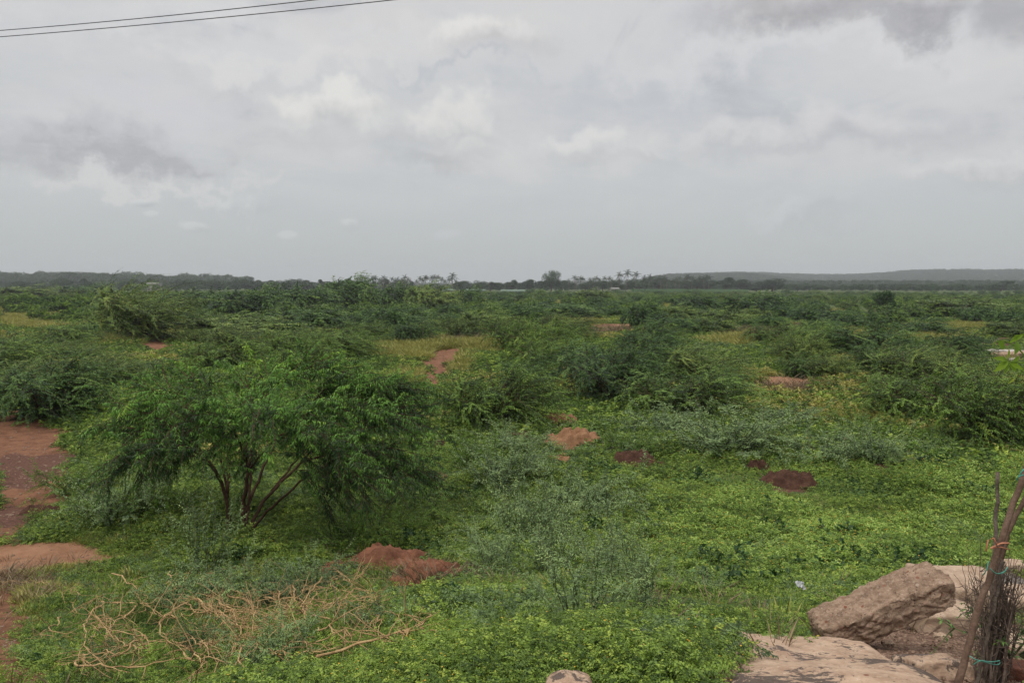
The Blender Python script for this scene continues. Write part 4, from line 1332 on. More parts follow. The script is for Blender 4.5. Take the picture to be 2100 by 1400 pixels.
def heap(u, v, wpx, hm, mname, label, dep=.6, seed=0, name='soil_heap', skew=0.0):
    q = at(u, v); s = px_m(u, v)
    w = wpx * s * 1.3; d = w * dep
    n = 54
    a, b = np.meshgrid(np.linspace(-1, 1, n), np.linspace(-1, 1, n))
    r = np.sqrt(a * a + b * b)
    nn = fbm(a * 2.2 + seed * 7, b * 2.2 + 3, seed, 5) - .5
    n2 = fbm(a * 7 + seed, b * 7, seed + 5, 4) - .5
    n3 = np.abs(fbm(a * 4 - seed, b * 4, seed + 9, 4) - .5)
    f = 1 - sstep(r + nn * .8, .3, 1.0)
    X = q.x + a * w * .5 + skew * b * w * .2; Y = q.y + b * d * .5 + d * .3
    Z = height(X, Y) - .06 + f * (hm * (1 + 1.1 * n2) + .07) - n3 * .45 * hm * f + (fbm(a * 16 + seed, b * 16, seed + 3, 3) - .5) * .10 * sstep(f, .02, .3)
    V = np.stack([X - q.x, Y - q.y, Z - q.z], -1).reshape(-1, 3)
    i = np.arange(n - 1)[:, None] * n; j = np.arange(n - 1)[None]
    Q = np.stack([i + j, i + j + 1, i + n + j + 1, i + n + j], -1).reshape(-1, 4)
    me = mesh_np(name, V, Q, None, [M[mname]], smooth=True)
    tag(link(name, me, None, q), label, 'soil heap')


heap(775, 1168, 225, .28, 'redsoil', 'long bank of red earth in the lower left centre, right of the tree foot', .6, 1)
heap(872, 1200, 150, .22, 'redsoil', 'crumbled lower end of the red earth bank, sloping to the right', .9, 2, skew=-.6)
heap(1150, 876, 92, .34, 'orsoil', 'small orange soil heap, the upper of the two in the centre', .6, 3)
heap(1172, 920, 150, .48, 'orsoil', 'largest orange soil heap in the centre', .6, 4)
heap(1135, 955, 90, .20, 'orsoil', 'low pale soil heap partly overgrown, below the largest orange one', .5, 5)
heap(1068, 906, 96, .22, 'brsoil', 'dark brown soil heap left of the largest orange heap', .6, 6)
heap(888, 922, 90, .20, 'brsoil', 'dark brown soil heap at the right end of the tree crown', .6, 7)
heap(1308, 958, 110, .30, 'brsoil', 'dark red-brown soil heap with grass on top, right of centre', .6, 8)
heap(1622, 1000, 124, .30, 'brsoil', 'largest dark brown soil heap, in the green herbs on the right', .5, 9)
heap(1556, 968, 54, .26, 'brsoil', 'small dark brown heap just above the largest dark one', .6, 10)
heap(1818, 970, 86, .16, 'brsoil', 'flat dark brown heap below the big bush at the right edge', .5, 11)
heap(903, 990, 40, .18, 'orsoil', 'tiny orange soil heap right of the drooping tree branches', .6, 12)
heap(762, 880, 80, .25, 'redsoil', 'reddish soil heap showing through the right side of the tree crown', .6, 13)
heap(75, 1056, 100, .14, 'brsoil', 'dark brown soil heap beside the red track at the left', .5, 14)

# ------------------------------------------------------------------ stones
def stone(name, label, u, v, wpx, thick, dep, mname, seed, rot=(0, 0, 0), amp=None, cat='stone', sink=.25, power=9, parent=None, group=None, lift=0):
    q = at(u, v); s = px_m(u, v)
    w = wpx * s
    amp = amp if amp is not None else min(w, dep) * .055
    me = rock_mesh(name, (w, dep, thick), seed, mname, power=power, amp=amp, fine=amp * .15)
    o = link(name, me, None, (q.x, q.y + dep * .45, q.z + thick * (.5 - sink) + lift), rot)
    return tag(o, label, cat, group)


# leaning slab of rubble concrete
q = at(1726, 1326); s = px_m(1726, 1326)
Lm, Tm = 290 * s, 64 * s
ang = math.radians(22)
me = rock_mesh('concrete_slab', (Lm, .26, Tm), 3, 'slab', power=12, amp=.026, fine=.013, n=64, taper=(-.08, 0))
c = Vector(q) + Vector((math.cos(ang), 0, math.sin(ang))) * (Lm * .40) + Vector((-math.sin(ang), 0, math.cos(ang))) * (Tm * .42) + Vector((0, .12, 0))
tag(link('concrete_slab', me, None, c, (math.radians(6), -ang, math.radians(4))), 'rough brown rubble concrete slab leaning up to the right against pale stones', 'slab')
qb = at(1690, 1332); qn = at(1690, 1462)
slope = math.atan2(qn.z - qb.z, qb.y - qn.y)
dd_ = (qb - qn).length
wb = 500 * px_m(1690, 1390)
tag(link('flat_boulder', rock_mesh('flat_boulder', (wb, dd_ * 1.15, .26), 5, 'rock_flat', power=4.2, amp=.045, fine=.006, n=60), None, (qb + qn) / 2 + Vector((-.08, -.05, -.022)), (-slope * .95, 0, -.12)), 'wide flat pinkish boulder with dark lichen patches at the bottom right', 'boulder')

stone('stone', 'pale blocky stone under the raised end of the leaning slab', 1952, 1300, 128, .20, .40, 'pale', 6, (0, 0, .1), sink=.15)
stone('stone', 'large pale flat stone behind the raised end of the leaning slab', 1990, 1268, 170, .34, .62, 'pale', 7, (0.08, 0, -.1), sink=.05)
stone('stone', 'dark grey flat slab behind the stick bundle at the right edge', 2085, 1242, 110, .24, .55, 'greyrock', 8, (.05, 0, .1), sink=.05)
stone('stone', 'pale stone at the right edge in front of the dark grey slab', 2100, 1278, 110, .26, .40, 'pale', 9, sink=.05)
stone('stone', 'small tan stone at the right edge topping the farther stones', 2084, 1176, 66, .16, .3, 'pale', 10, sink=.1)
stone('stone', 'low flat tan stone beside the right end of the flat boulder', 1940, 1392, 120, .10, .26, 'rock_flat', 11, (-.3, 0, 0), sink=.62)
stone('stone', 'pale flat stone right of the stick bundle near the bottom', 2092, 1352, 80, .12, .34, 'pale', 12, sink=.25)
stone('boulder', 'small rounded tan boulder peeping up at the bottom centre', 1172, 1452, 110, .17, .2, 'rock_flat', 13, sink=.52, power=3, cat='boulder')
stone('brick', 'broken reddish brick in the bottom right corner', 2092, 1398, 66, .07, .11, 'brick', 14, (0, 0, -.15), amp=.004, power=14, sink=.1, cat='brick')
stone('stone', 'small tan stone chip on the brown soil below the leaning slab', 1932, 1312, 22, .05, .06, 'pale', 15, amp=.008)
stone('stone', 'small whitish chip on the brown soil near the flat boulder', 1826, 1326, 18, .035, .05, 'pale', 16, amp=.006)
# pale rubble far right
stone('rubble_slab', 'upper pale concrete slab of the rubble beyond the scrub at the right edge', 2068, 726, 84, .14, 1.4, 'whiteslab', 21, (0, .02, .1), amp=.10, cat='slab', sink=-.9)
stone('rubble_slab', 'lower whitish slab of the rubble beyond the scrub at the right edge', 2055, 741, 76, .16, 1.2, 'whiteslab', 22, (0, -.02, -.1), amp=.10, cat='slab', sink=0)
stone('rubble_block', 'brown weathered block between the two pale slabs of the far rubble', 2085, 733, 70, .30, 1.2, 'slab', 23, amp=.10, cat='block', sink=-.1)

# litter and chips on the brown soil
RNG = np.random.default_rng(4)
lit = MB()
n = 2600
uu = RNG.uniform(1740, 2110, n); vv = RNG.uniform(1290, 1420, n)
P = []
qq = at(1880, 1330)
for i in range(n):
    if i % 13 == 0: qq = at(uu[i], vv[i])
    xx = qq.x + RNG.normal(0, .10); yy = qq.y + RNG.normal(0, .10)
    P.append((xx, yy, float(height(xx, yy)) + .006))
P = np.array(P)
lit.leaves(P, unit(RNG.normal(0, 1, (n, 3)) * (1, 1, .25)), RNG.uniform(.012, .04, n), RNG.uniform(.008, .02, n), RNG.uniform(0, 1, n), fold=.1)
o = link('dry_litter', lit.mesh('dry_litter', [plain_mat('dry_chips', (.13, .08, .055), (.34, .24, .17), 9, .9, .1)]))
tag(o, 'brown chips and dry leaf litter on the bare soil by the stones', 'litter', kind='stuff')

# scrap of plastic
q = at(1640, 1268)
RNG = np.random.default_rng(8)
n = 14
a, b = np.meshgrid(np.linspace(-1, 1, n), np.linspace(-1, 1, n))
X = a * .045 + (fbm(a * 2, b * 2, 3) - .5) * .05; Y = b * .03; Z = (fbm(a * 2.5 + 4, b * 2.5, 4) - .5) * .09
i = np.arange(n - 1)[:, None] * n; j = np.arange(n - 1)[None]
me = mesh_np('plastic_scrap', np.stack([X, Y, Z], -1).reshape(-1, 3), np.stack([i + j, i + j + 1, i + n + j + 1, i + n + j], -1).reshape(-1, 4), None, [M['plastic']], smooth=True)
tag(link('plastic_scrap', me, None, (q.x, q.y, q.z + .30), (.5, .3, .4)), 'crumpled scrap of whitish plastic lying on the herbs left of the leaning slab', 'litter')

# ------------------------------------------------------------------ sticks at the right edge
def pole(name, label, pts, r0, r1, mname, cat='pole', seed=0):
    g = np.random.default_rng(seed)
    p = smooth_poly([at_depth(*q) for q in pts], 26)
    p[1:-1] += g.normal(0, .0022, p[1:-1].shape)
    rad = np.linspace(r0, r1, 26) * (1 + g.normal(0, .05, 26))
    mb = MB(); mb.tube(p - p[0], rad, 10)
    o = link(name, mb.mesh(name, [M[mname]], True), None, p[0])
    return tag(o, label, cat)


pole('pole', 'thick brown wooden pole leaning to the upper right in front of the stick bundle', [(1950, 1462, 3.15), (1966, 1400, 3.15), (2010, 1235, 3.2), (2060, 1085, 3.25), (2100, 970, 3.3), (2135, 880, 3.35)], .0145, .0115, 'pole', seed=1)
pole('pole', 'thinner reddish pole leaning right behind the thick brown one', [(2010, 1450, 3.42), (2032, 1300, 3.4), (2052, 1140, 3.4), (2072, 1085, 3.4), (2104, 1015, 3.4), (2140, 940, 3.4)], .011, .010, 'pole', seed=2)
pole('post', 'short grey upright stick with a pointed top behind the leaning poles', [(2030, 1462, 3.6), (2036, 1250, 3.6), (2043, 1090, 3.6), (2046, 985, 3.6), (2046, 968, 3.6)], .013, .008, 'greypole', 'stick', seed=3)
pole('pole', 'slim brown pole running low behind the thick one at the bottom edge', [(1986, 1462, 3.3), (2002, 1400, 3.3), (2034, 1260, 3.3), (2058, 1150, 3.32)], .0085, .007, 'greypole', seed=4)


def brush(label, n, base, top, f0, f1, rmin, rmax, seed, mname='darkbrush', wig=.02, jb=(16, 6), jt=(20, 40), nm='brushwood_bundle'):
    g = np.random.default_rng(seed)
    S = []
    for _ in range(n):
        a = at_depth(base[0] + g.normal(0, jb[0]), base[1] + g.normal(0, jb[1]), g.uniform(f0, f1))
        b = at_depth(top[0] + g.normal(0, jt[0]), top[1] + g.normal(0, jt[1]), g.uniform(f0, f1))
        t = np.linspace(0, 1, 12)[:, None]
        p = a + (b - a) * t + np.cumsum(g.normal(0, wig * .45, (12, 3)), 0) * .5
        S.append(p)
    S = np.array(S)
    mb = MB(); mb.strands(S, g.uniform(rmin, rmax, n), .0012)
    # side twigs and thorns
    m = n * 7
    i = g.integers(0, n, m); j = g.integers(1, 11, m)
    B0 = S[i, j]; Dv = unit(g.normal(0, 1, (m, 3)) + np.array((0, 0, .5)))
    t = np.linspace(0, 1, 5)[None, :, None]
    T_ = B0[:, None] + Dv[:, None] * t * g.uniform(.03, .14, m)[:, None, None] + g.normal(0, .006, (m, 5, 3)) * t
    mb.strands(T_, .0022, .0008)
    org = S[0][0].copy()
    me_ = None
    for k_ in range(len(mb.V)): mb.V[k_] = mb.V[k_] - org
    return tag(link(nm, mb.mesh(nm, [M[mname]]), None, org), label, 'brushwood')


brush('bundle of dry grey-brown thorny twigs tied upright behind the thick leaning pole', 58, (2028, 1450), (2066, 1175), 3.3, 3.5, .0025, .0075, 5)
brush('looser spray of thin dry twigs left of the thick leaning pole', 16, (2018, 1330), (1998, 1190), 3.3, 3.45, .0015, .003, 6, wig=.035, jt=(14, 26), nm='dry_twigs')


def cord(name, label, paths, r, mname):
    mb = MB(); o0 = None
    for pts in paths:
        p = smooth_poly([at_depth(*q) for q in pts], 30)
        if o0 is None: o0 = p[0].copy()
        mb.tube(p - o0, r, 6)
    return tag(link(name, mb.mesh(name, [M[mname]], True), None, o0), label, 'cord')


cord('cord', 'faded orange cord knotted round the leaning poles with a hooked loose end', [
    [(2022, 1130, 3.12), (2025, 1108, 3.12), (2032, 1094, 3.12), (2040, 1106, 3.13), (2042, 1118, 3.14), (2048, 1113, 3.15), (2062, 1114, 3.18), (2070, 1112, 3.3), (2066, 1116, 3.5), (2048, 1118, 3.5), (2036, 1120, 3.3), (2031, 1124, 3.16), (2036, 1128, 3.14), (2046, 1118, 3.15), (2058, 1123, 3.18), (2069, 1126, 3.3)],
    [(2045, 1117, 3.14), (2056, 1112, 3.17), (2070, 1114, 3.3)]], .0030, 'orange')
cord('twine', 'green twine tied round the foot of the stick bundle', [
    [(1988, 1344, 3.12), (2000, 1352, 3.1), (2020, 1356, 3.12), (2038, 1362, 3.15), (2050, 1362, 3.25), (2052, 1352, 3.5), (2010, 1350, 3.5)],
    [(1996, 1362, 3.12), (2010, 1352, 3.1), (2030, 1357, 3.12), (2050, 1354, 3.2)]], .0022, 'green')
cord('twine', 'pale green twine tied round the stick bundle below the orange cord', [
    [(2027, 1150, 3.2), (2024, 1168, 3.18), (2016, 1178, 3.2)],
    [(2052, 1176, 3.2), (2060, 1172, 3.2), (2066, 1162, 3.22)], [(2030, 1165, 3.17), (2045, 1178, 3.18), (2062, 1170, 3.22)]], .0022, 'green')
cord('twine', 'green twine end on the leaning pole at the right edge', [
    [(2084, 985, 3.22), (2092, 972, 3.2), (2098, 962, 3.2), (2110, 958, 3.24)], [(2088, 978, 3.2), (2098, 972, 3.2), (2110, 980, 3.25)]], .003, 'green')

# leafy weed among the sticks
WEED = make_wand_shrub(401, 'broad', h=.42, w=.4, n=14, per=7, ll=.05, lw=.014, droop=.4, spread=1.2, name='weed')
q = at_depth(2072, 1330, 3.55)
put_bush('weed', WEED, (q[0], q[1], q[2]), 'narrow-leaved green weed growing out of the stick bundle', 'weed', None, .5, .36, .5, .42)
q = at_depth(2098, 1400, 3.7)
put_bush('weed', WEED, (q[0], q[1], q[2]), 'narrow-leaved green weed beside the brick in the bottom right corner', 'weed', None, .4, .22, .5, .42)

# leafy twig entering from the right
tw = thing('leafy_twig', 'twig with fresh lime-green leaflets hanging in from the right edge', 'twig', tuple(at_depth(2150, 735, 2.6)))
o0 = at_depth(2150, 735, 2.6)
mb = MB()
for pts in ([(2150, 735), (2110, 742), (2085, 744), (2064, 738), (2056, 732)], [(2150, 735), (2118, 752), (2095, 760), (2080, 776)], [(2150, 735), (2125, 700), (2098, 683), (2088, 688), (2084, 696)],
            [(2110, 742), (2088, 712), (2060, 697), (2040, 700), (2034, 714)]):
    p = smooth_poly([at_depth(a, b, 2.6) for a, b in pts], 18)
    mb.tube(p - o0, np.linspace(.0030, .0012, 18), 5)
link('twig', mb.mesh('twig', [M['lime']]), tw)
for (u0, v0, u1, v1, w_) in [(2100, 684, 2071, 703, 9), (2066, 738, 2040, 733, 11), (2068, 740, 2040, 762, 13), (2064, 736, 2072, 716, 9), (2070, 742, 2086, 762, 12), (2066, 742, 2062, 768, 10), (2072, 744, 2100, 758, 10),
                             (2050, 697, 2058, 717, 12), (2086, 700, 2084, 726, 14), (2088, 686, 2078, 694, 6), (2078, 742, 2092, 730, 8), (2105, 742, 2118, 722, 10), (2082, 774, 2070, 786, 5), (2064, 738, 2050, 748, 9)]:
    a = at_depth(u0, v0, 2.6) - o0; b = at_depth(u1, v1, 2.6 + random.uniform(-.03, .03)) - o0
    L0 = np.linalg.norm(b - a); d = (b - a) / L0
    wdt = w_ * 2.6 / FPX
    up = unit(np.array((random.uniform(-.4, .4), -1, random.uniform(-.3, .5))))
    S = unit(np.cross(d, up)); N = np.cross(S, d)
    ts = np.array([0, .18, .42, .7, .9, 1.0]); ws = np.array([.06, .7, 1, .72, .3, .02]) * wdt * .5
    c = a + d[None] * (ts * L0)[:, None] - N[None] * ((ts ** 2) * L0 * .12)[:, None]
    Vv = np.stack([c - S * ws[:, None] + N * (ws * .35)[:, None], c, c + S * ws[:, None] + N * (ws * .35)[:, None]], 1).reshape(-1, 3)
    Qq = []
    for i in range(5):
        Qq += [(i * 3, i * 3 + 1, i * 3 + 4, i * 3 + 3), (i * 3 + 1, i * 3 + 2, i * 3 + 5, i * 3 + 4)]
    link('leaf', mesh_np('leaf', Vv, Qq, np.full(len(Vv), random.uniform(.2, 1.1)), [M['lime']], smooth=True), tw)

# ------------------------------------------------------------------ dead branches
def dead(label, guides, r=.012, seed=0, prox=.855, nside=5, arcs=0, c0=(500, 1280), sp=(120, 45)):
    g = np.random.default_rng(seed)
    mb = MB(); o0 = None; polys = []
    guides = list(guides)
    for _ in range(arcs):
        a0 = (c0[0] + g.normal(0, sp[0]), c0[1] + g.normal(0, sp[1])); an = g.uniform(0, 6.28); q = [a0]
        for __ in range(3):
            an += g.normal(0, .35); q.append((q[-1][0] + math.cos(an) * g.uniform(22, 55), min(1385, max(1180, q[-1][1] + math.sin(an) * g.uniform(10, 28)))))
        guides.append(q)
    for gi_, pts in enumerate(guides):
        w = []
        for (u, v) in pts:
            q = np.array(at(u, v)); c = np.array((0, 0, CAMZ))
            w.append(c + (q - c) * (prox + g.uniform(-.02, .025)))
        p = smooth_poly(w, 24) if gi_ % 3 == 0 else interp_poly(w, np.linspace(0, 1, 24))
        p[1:-1] += g.normal(0, .005, p[1:-1].shape) + np.sin(np.arange(22)[:, None] * g.uniform(.5, .9, 3) + g.uniform(0, 6, 3)) * .016
        if o0 is None: o0 = p[0].copy()
        polys.append(p)
        rr0 = r if gi_ < len(guides) - arcs else r * g.uniform(.25, .7)
        mb.tube(p - o0, np.linspace(rr0 * 1.15, rr0 * .22, 24), 6)
        for _ in range(nside):
            j = g.integers(3, 23)
            d = unit(unit(p[j] - p[j - 1]) * .7 + g.normal(0, .7, 3) * (1, 1, .6))
            Lh = g.uniform(.12, .42)
            t = np.linspace(0, 1, 8)[:, None]
            tw = p[j] + d * t * Lh + np.cumsum(g.normal(0, .010, (8, 3)), 0) * t + np.array((0, 0, -.1)) * t * t * Lh
            mb.tube(tw - o0, np.linspace(r * .5, r * .2, 8), 4)
            for __ in range(2):
                j2 = g.integers(2, 8); d2 = unit(d + g.normal(0, .8, 3))
                tw2 = tw[j2] + d2 * t * Lh * .5 + np.cumsum(g.normal(0, .007, (8, 3)), 0) * t
                mb.tube(tw2 - o0, np.linspace(r * .25, r * .12, 8), 3)
    tag(link('dead_branch', mb.mesh('dead_branch', [M['deadwood']], True), None, o0), label, 'dead branch')


dead('tan dead branch at the left of the pile, forked with a tip pointing up', [[(229, 1175), (257, 1186), (282, 1214), (287, 1234)], [(207, 1234), (250, 1230), (311, 1239), (339, 1218), (361, 1204), (400, 1162)], [(361, 1204), (429, 1182)], [(348, 1171), (346, 1207)],
      [(211, 1232), (171, 1279), (175, 1321), (214, 1364)], [(279, 1243), (229, 1286), (221, 1304)]], .009, 1, arcs=12, c0=(260, 1270), sp=(60, 40))
dead('tangled tan dead branch curling in the middle of the pile', [[(429, 1196), (464, 1214), (529, 1246), (571, 1279)], [(396, 1225), (339, 1261), (325, 1296), (379, 1339)], [(450, 1229), (486, 1268), (489, 1318), (464, 1346)], [(489, 1318), (493, 1361), (550, 1382)], [(396, 1225), (430, 1250), (420, 1300)]], .009, 2, arcs=20, c0=(430, 1285), sp=(80, 40))
dead('dense knot of tan dead twigs at the right of the pile', [[(661, 1182), (625, 1232), (557, 1286), (482, 1296), (432, 1321)], [(700, 1225), (643, 1257), (586, 1261), (520, 1280)], [(650, 1215), (622, 1250), (630, 1290)], [(600, 1200), (612, 1250), (560, 1290), (500, 1300)], [(680, 1270), (620, 1260), (540, 1300), (470, 1310)], [(560, 1190), (580, 1240), (600, 1275)]], .009, 3, nside=8, arcs=30, c0=(590, 1265), sp=(75, 35))
dead('long low tan dead branch along the bottom edge of the pile', [[(154, 1354), (221, 1375), (264, 1361), (418, 1350)], [(290, 1310), (240, 1340), (180, 1335)], [(379, 1339), (430, 1355), (480, 1340)]], .0075, 4)
dead('tan dead branch with shrivelled leaves lying to the right of the pile', [[(650, 1345), (700, 1325), (782, 1311), (836, 1289), (871, 1279), (889, 1246)], [(700, 1229), (732, 1204), (764, 1218), (777, 1243)], [(836, 1289), (826, 1310), (800, 1325)]], .008, 5, nside=8)
dead('short tan dead twig at the foot of the tree', [[(529, 1121), (560, 1132), (586, 1139)]], .008, 6, .97, 3)
dead('thin straw-coloured dead twig on the silvery shrub right of centre', [[(1468, 916), (1484, 922), (1494, 936)]], .014, 7, .94, 1)

# ------------------------------------------------------------------ power cables
for (pa, pb, lab) in (((0, 63), (640, 1), 'upper of the two dark overhead cables in the top left corner'), ((0, 76), (800, 1), 'lower of the two dark overhead cables in the top left corner')):
    fa, fb = 15.0, 12.2
    A_ = at_depth(pa[0], pa[1], fa); B_ = at_depth(pb[0], pb[1], fb)
    d = B_ - A_
    t = np.linspace(-2.2, 2.6, 60)[:, None]
    p = A_ + d * t
    p[:, 2] += ((t[:, 0] - .2) ** 2 - .2 ** 2) * .10 - (t[:, 0]) * .06
    mb = MB(); mb.tube(p - p[0], .0072, 6)
    tag(link('overhead_cable', mb.mesh('overhead_cable', [M['cable']], True), None, p[0]), lab, 'cable')

# ------------------------------------------------------------------ far trees, palms, sheds
def far_thing(kind, meshes, u, top, dist, w_px, w0, h0, label, cat, group=None, parts=True, childn=('crown', 'trunk'), hmin=3.0):
    x = (u - 1050) / FPX * dist * 1.0; y = dist
    z = float(height(x, y))
    h = max(hmin, (583 - top) / FPX * dist + CAMZ - z)
    sz_ = h / h0
    sx_ = (w_px / FPX * dist / w0) if w_px else sz_
    if parts:
        t = thing(kind, label, cat, (x, y, z - .2), random.uniform(-.4, .4), group, (sx_, sx_, sz_))
        link(childn[0], meshes[0], t); link(childn[1], meshes[1], t)
    else:
        t = tag(link(kind, meshes[0], None, (x, y, z - .2), (0, 0, random.uniform(0, 6)), (sx_, sx_, sz_)), label, cat, group)
    return t


PALMS = [make_palm(501, 12, 1.0), make_palm(502, 12, -.8), make_palm(503, 12, .2, nf=17)]
pl = [(1283, 557, 'tallest palm of the group right of the big round tree'), (1272, 561, 'leaning palm just left of the tallest one'), (1303, 560, 'second tallest palm, right of the tallest'),
      (1318, 567, 'shorter palm right of the second tallest'), (1334, 565, 'palm left of the flat-crowned palm clump'), (928, 562, 'tallest palm of the row left of the sheds'),
      (872, 567, 'palm left of the tallest one in the left row'), (833, 566, 'palm in the middle of the left row'), (787, 567, 'palm near the left end of the left row'), (763, 568, 'palm at the left end of the left row')]
for i, (u, tp, lab) in enumerate(pl):
    far_thing('palm_tree', PALMS[i % 3], u, tp, 560 + (i * 37) % 60, 0, 1, 12.8, lab, 'palm', 'palms in the distant tree line', childn=('fronds', 'trunk'))
pr_ = random.Random(3)
for u in list(range(738, 940, 8)) + list(range(1168, 1265, 8)) + list(range(1322, 1455, 5)):
    side = 'left of the sheds' if u < 1000 else ('between the big round tree and the tallest palms' if u < 1300 else 'right of the tallest palms')
    far_thing('palm_tree', PALMS[pr_.randrange(3)], u + pr_.uniform(-4, 4), pr_.uniform(566, 575), pr_.uniform(540, 600), 0, 1, 12.8, 'small palm of the hazy distant row %s' % side, 'palm', 'small distant palms ' + side, childn=('fronds', 'trunk'))

CR = [make_crown(601, lmat='fardark', n=3600, name='tree_a'), make_crown(602, w=10, lobes=12, lmat='fardark', n=3600, name='tree_b'), make_crown(603, h=9, w=11, lobes=10, low=.08, lmat='fardark', n=3600, name='tree_c'), make_crown(604, h=10, w=7.5, lmat='fardark', n=3600, name='tree_d')]
BIG = make_crown(610, h=14, w=15, n=9000, ls=.62, lobes=30, low=.10, gaps=.33, lmat='fardark', trunk=.45, name='big_tree')
far_thing('round_tree', BIG, 1130, 554, 545, 46, 13.5, 14, 'big airy round-crowned tree, tallest on the skyline right of centre', 'tree')
for i, (u, tp, w, lab) in enumerate([(1085, 568, 32, 'dark round tree left of the big airy one'), (1150, 575, 30, 'dark low tree at the right foot of the big airy one'), (985, 572, 30, 'dark tree behind the pale sheds'), (1050, 573, 26, 'bushy tree between the sheds and the dark round tree'),
                                     (1235, 571, 30, 'dark tree left of the tallest palms'), (1262, 573, 30, 'dark tree at the foot of the leaning palm'), (1452, 570, 40, 'dark round tree at the right end of the palms'), (1487, 568, 44, 'second dark round tree right of the palms'),
                                     (1518, 568, 42, 'third dark round tree right of the palms'), (1582, 571, 56, 'broad dark tree standing alone right of the palm grove'), (1634, 580, 34, 'low dark tree right of the broad one'), (2050, 575, 64, 'broad grey-green tree at the far right below the ridge'),
                                     (1405, 572, 34, 'dark tree among the palms at the grove centre'), (1428, 571, 34, 'dark tree at the right part of the palm grove'), (1310, 574, 30, 'dark tree under the second tallest palm'), (1550, 577, 34, 'dark tree left of the broad lone one'), (1200, 576, 28, 'dull tree among the small palms right of the big airy one'), (1725, 585, 30, 'small dark tree in front of the right ridge'), (1350, 563, 34, 'flat-crowned tree among the palms'), (1005, 578, 30, 'low tree behind the middle shed'), (940, 574, 30, 'bushy tree right of the tallest left palm')]):
    far_thing('round_tree', CR[i % 4], u, tp, 540 + (i * 29) % 50, w, 9.0, 10, lab, 'tree')
zones = [(-60, 230, 'at the far left under the ridge'), (230, 480, 'under the left ridge behind the shaggy bush'), (480, 760, 'behind the skyline bushes left of centre'), (930, 1290, 'around the sheds and the big airy tree'), (1530, 1850, 'in front of the right ridge'), (1850, 2160, 'at the far right under the ridge')]
for (u0, u1, nm) in zones:
    for i in range(26):
        u = u0 + (u1 - u0) * (i + pr_.random()) / 20
        tp = pr_.uniform(570, 579) if u < 1500 else pr_.uniform(583, 588)
        if u < 480: tp = pr_.uniform(569, 579)
        far_thing('round_tree', CR[pr_.randrange(4)], u, tp, pr_.uniform(560, 680), pr_.uniform(20, 40), 9.0, 10, 'small hazy tree of the distant tree line %s' % nm, 'tree', 'small distant trees ' + nm, parts=False)

# woods that read as one mass: low growth of the tree line and the two ridges
TB = [make_crown(620 + i, h=6, w=7, n=420, ls=.95, lobes=6, low=.02, lmat='far' if i else 'fardark', name='wood_tree')[0] for i in range(3)]
x, y, r, g = pts_polar(3000, 600, 1000, -42, 42, seed=31)
z = height(x, y); n = len(x)
scatter('distant_wood', TB, np.stack([x, y, z - .3], -1), g.uniform(.4, .95, n) * np.where(np.abs(x + .09 * y) < .24 * y, .75, 1), g.uniform(0, 6.28, n), g.integers(0, 3, n), 'low woodland of the distant tree line', 'woodland')
x, y, r, g = pts_polar(52000, 1000, 3100, -42, 42, seed=32)
z = height(x, y); n = len(x)
kp = (z > 3) | (g.random(n) < .35); x, y, z = x[kp], y[kp], z[kp]; n = len(x)
scatter('ridge_wood', TB, np.stack([x, y, z - .3], -1), g.uniform(.8, 1.7, n) * np.where((x < -.33 * y) & (y < 1800), g.uniform(.7, 1.7, n), np.where((np.abs(x + .09 * y) < .24 * y) & (y < 2000), .45, 1)), g.uniform(0, 6.28, n), g.integers(0, 3, n), 'scrub woodland covering the far ridges on the left and right', 'woodland')


def boxq(mb, x0, x1, y0, y1, z0, z1):
    V = [(x0, y0, z0), (x1, y0, z0), (x1, y1, z0), (x0, y1, z0), (x0, y0, z1), (x1, y0, z1), (x1, y1, z1), (x0, y1, z1)]
    mb.add(V, [(3, 2, 1, 0), (4, 5, 6, 7), (0, 1, 5, 4), (1, 2, 6, 5), (2, 3, 7, 6), (3, 0, 4, 7)])


def shed(u, dist, w, hw, rise, label, wallm, roofm, openings=2, nm='shed', dep=7):
    x = (u - 1050) / FPX * dist; z = float(height(x, dist))
    t = thing(nm, label, nm, (x, dist, z), random.uniform(-.1, .1))
    mb = MB(); boxq(mb, -w / 2, w / 2, 0, dep, -.3, hw); link('wall', mb.mesh('wall', [M[wallm]]), t)
    mb = MB()
    a = np.linspace(0, math.pi, 9)
    Y = dep / 2 - np.cos(a) * (dep / 2 + .4); Z = hw + .01 + np.sin(a) * rise
    V = [(sx, yy, zz) for sx in (-w / 2 - .3, w / 2 + .3) for yy, zz in zip(Y, Z)]
    Q = [(i, i + 9, i + 10, i + 1) for i in range(8)] + [(0, 1, 8, 8)][:0]
    mb.add(V, Q)
    V2 = [(sx, yy, hw) for sx in (-w / 2 - .3, w / 2 + .3) for yy in (Y[0], Y[-1])]
    mb.add(V2, [(0, 1, 3, 2)])
    for e in (0, 1):
        for i in range(0, 8, 2):
            sx = (-w / 2 - .3, w / 2 + .3)[e]
            mb.add([(sx, Y[i], Z[i]), (sx, Y[i + 1], Z[i + 1]), (sx, Y[i + 2], Z[i + 2]), (sx, dep / 2, hw)], [(0, 1, 2, 3)])
    link('roof', mb.mesh('roof', [M[roofm]]), t)
    for i in range(openings):
        mb = MB(); cx_ = -w / 2 + w * (i + .5) / openings
        boxq(mb, cx_ - .5, cx_ + .5, -.06, .1, .9, min(hw - .3, 2.0)); link('window', mb.mesh('window', [M['dark']]), t)
    mb = MB(); boxq(mb, w * .12, w * .12 + .9, -.05, .1, 0, min(hw - .2, 2.0)); link('door', mb.mesh('door', [M['dark']]), t)


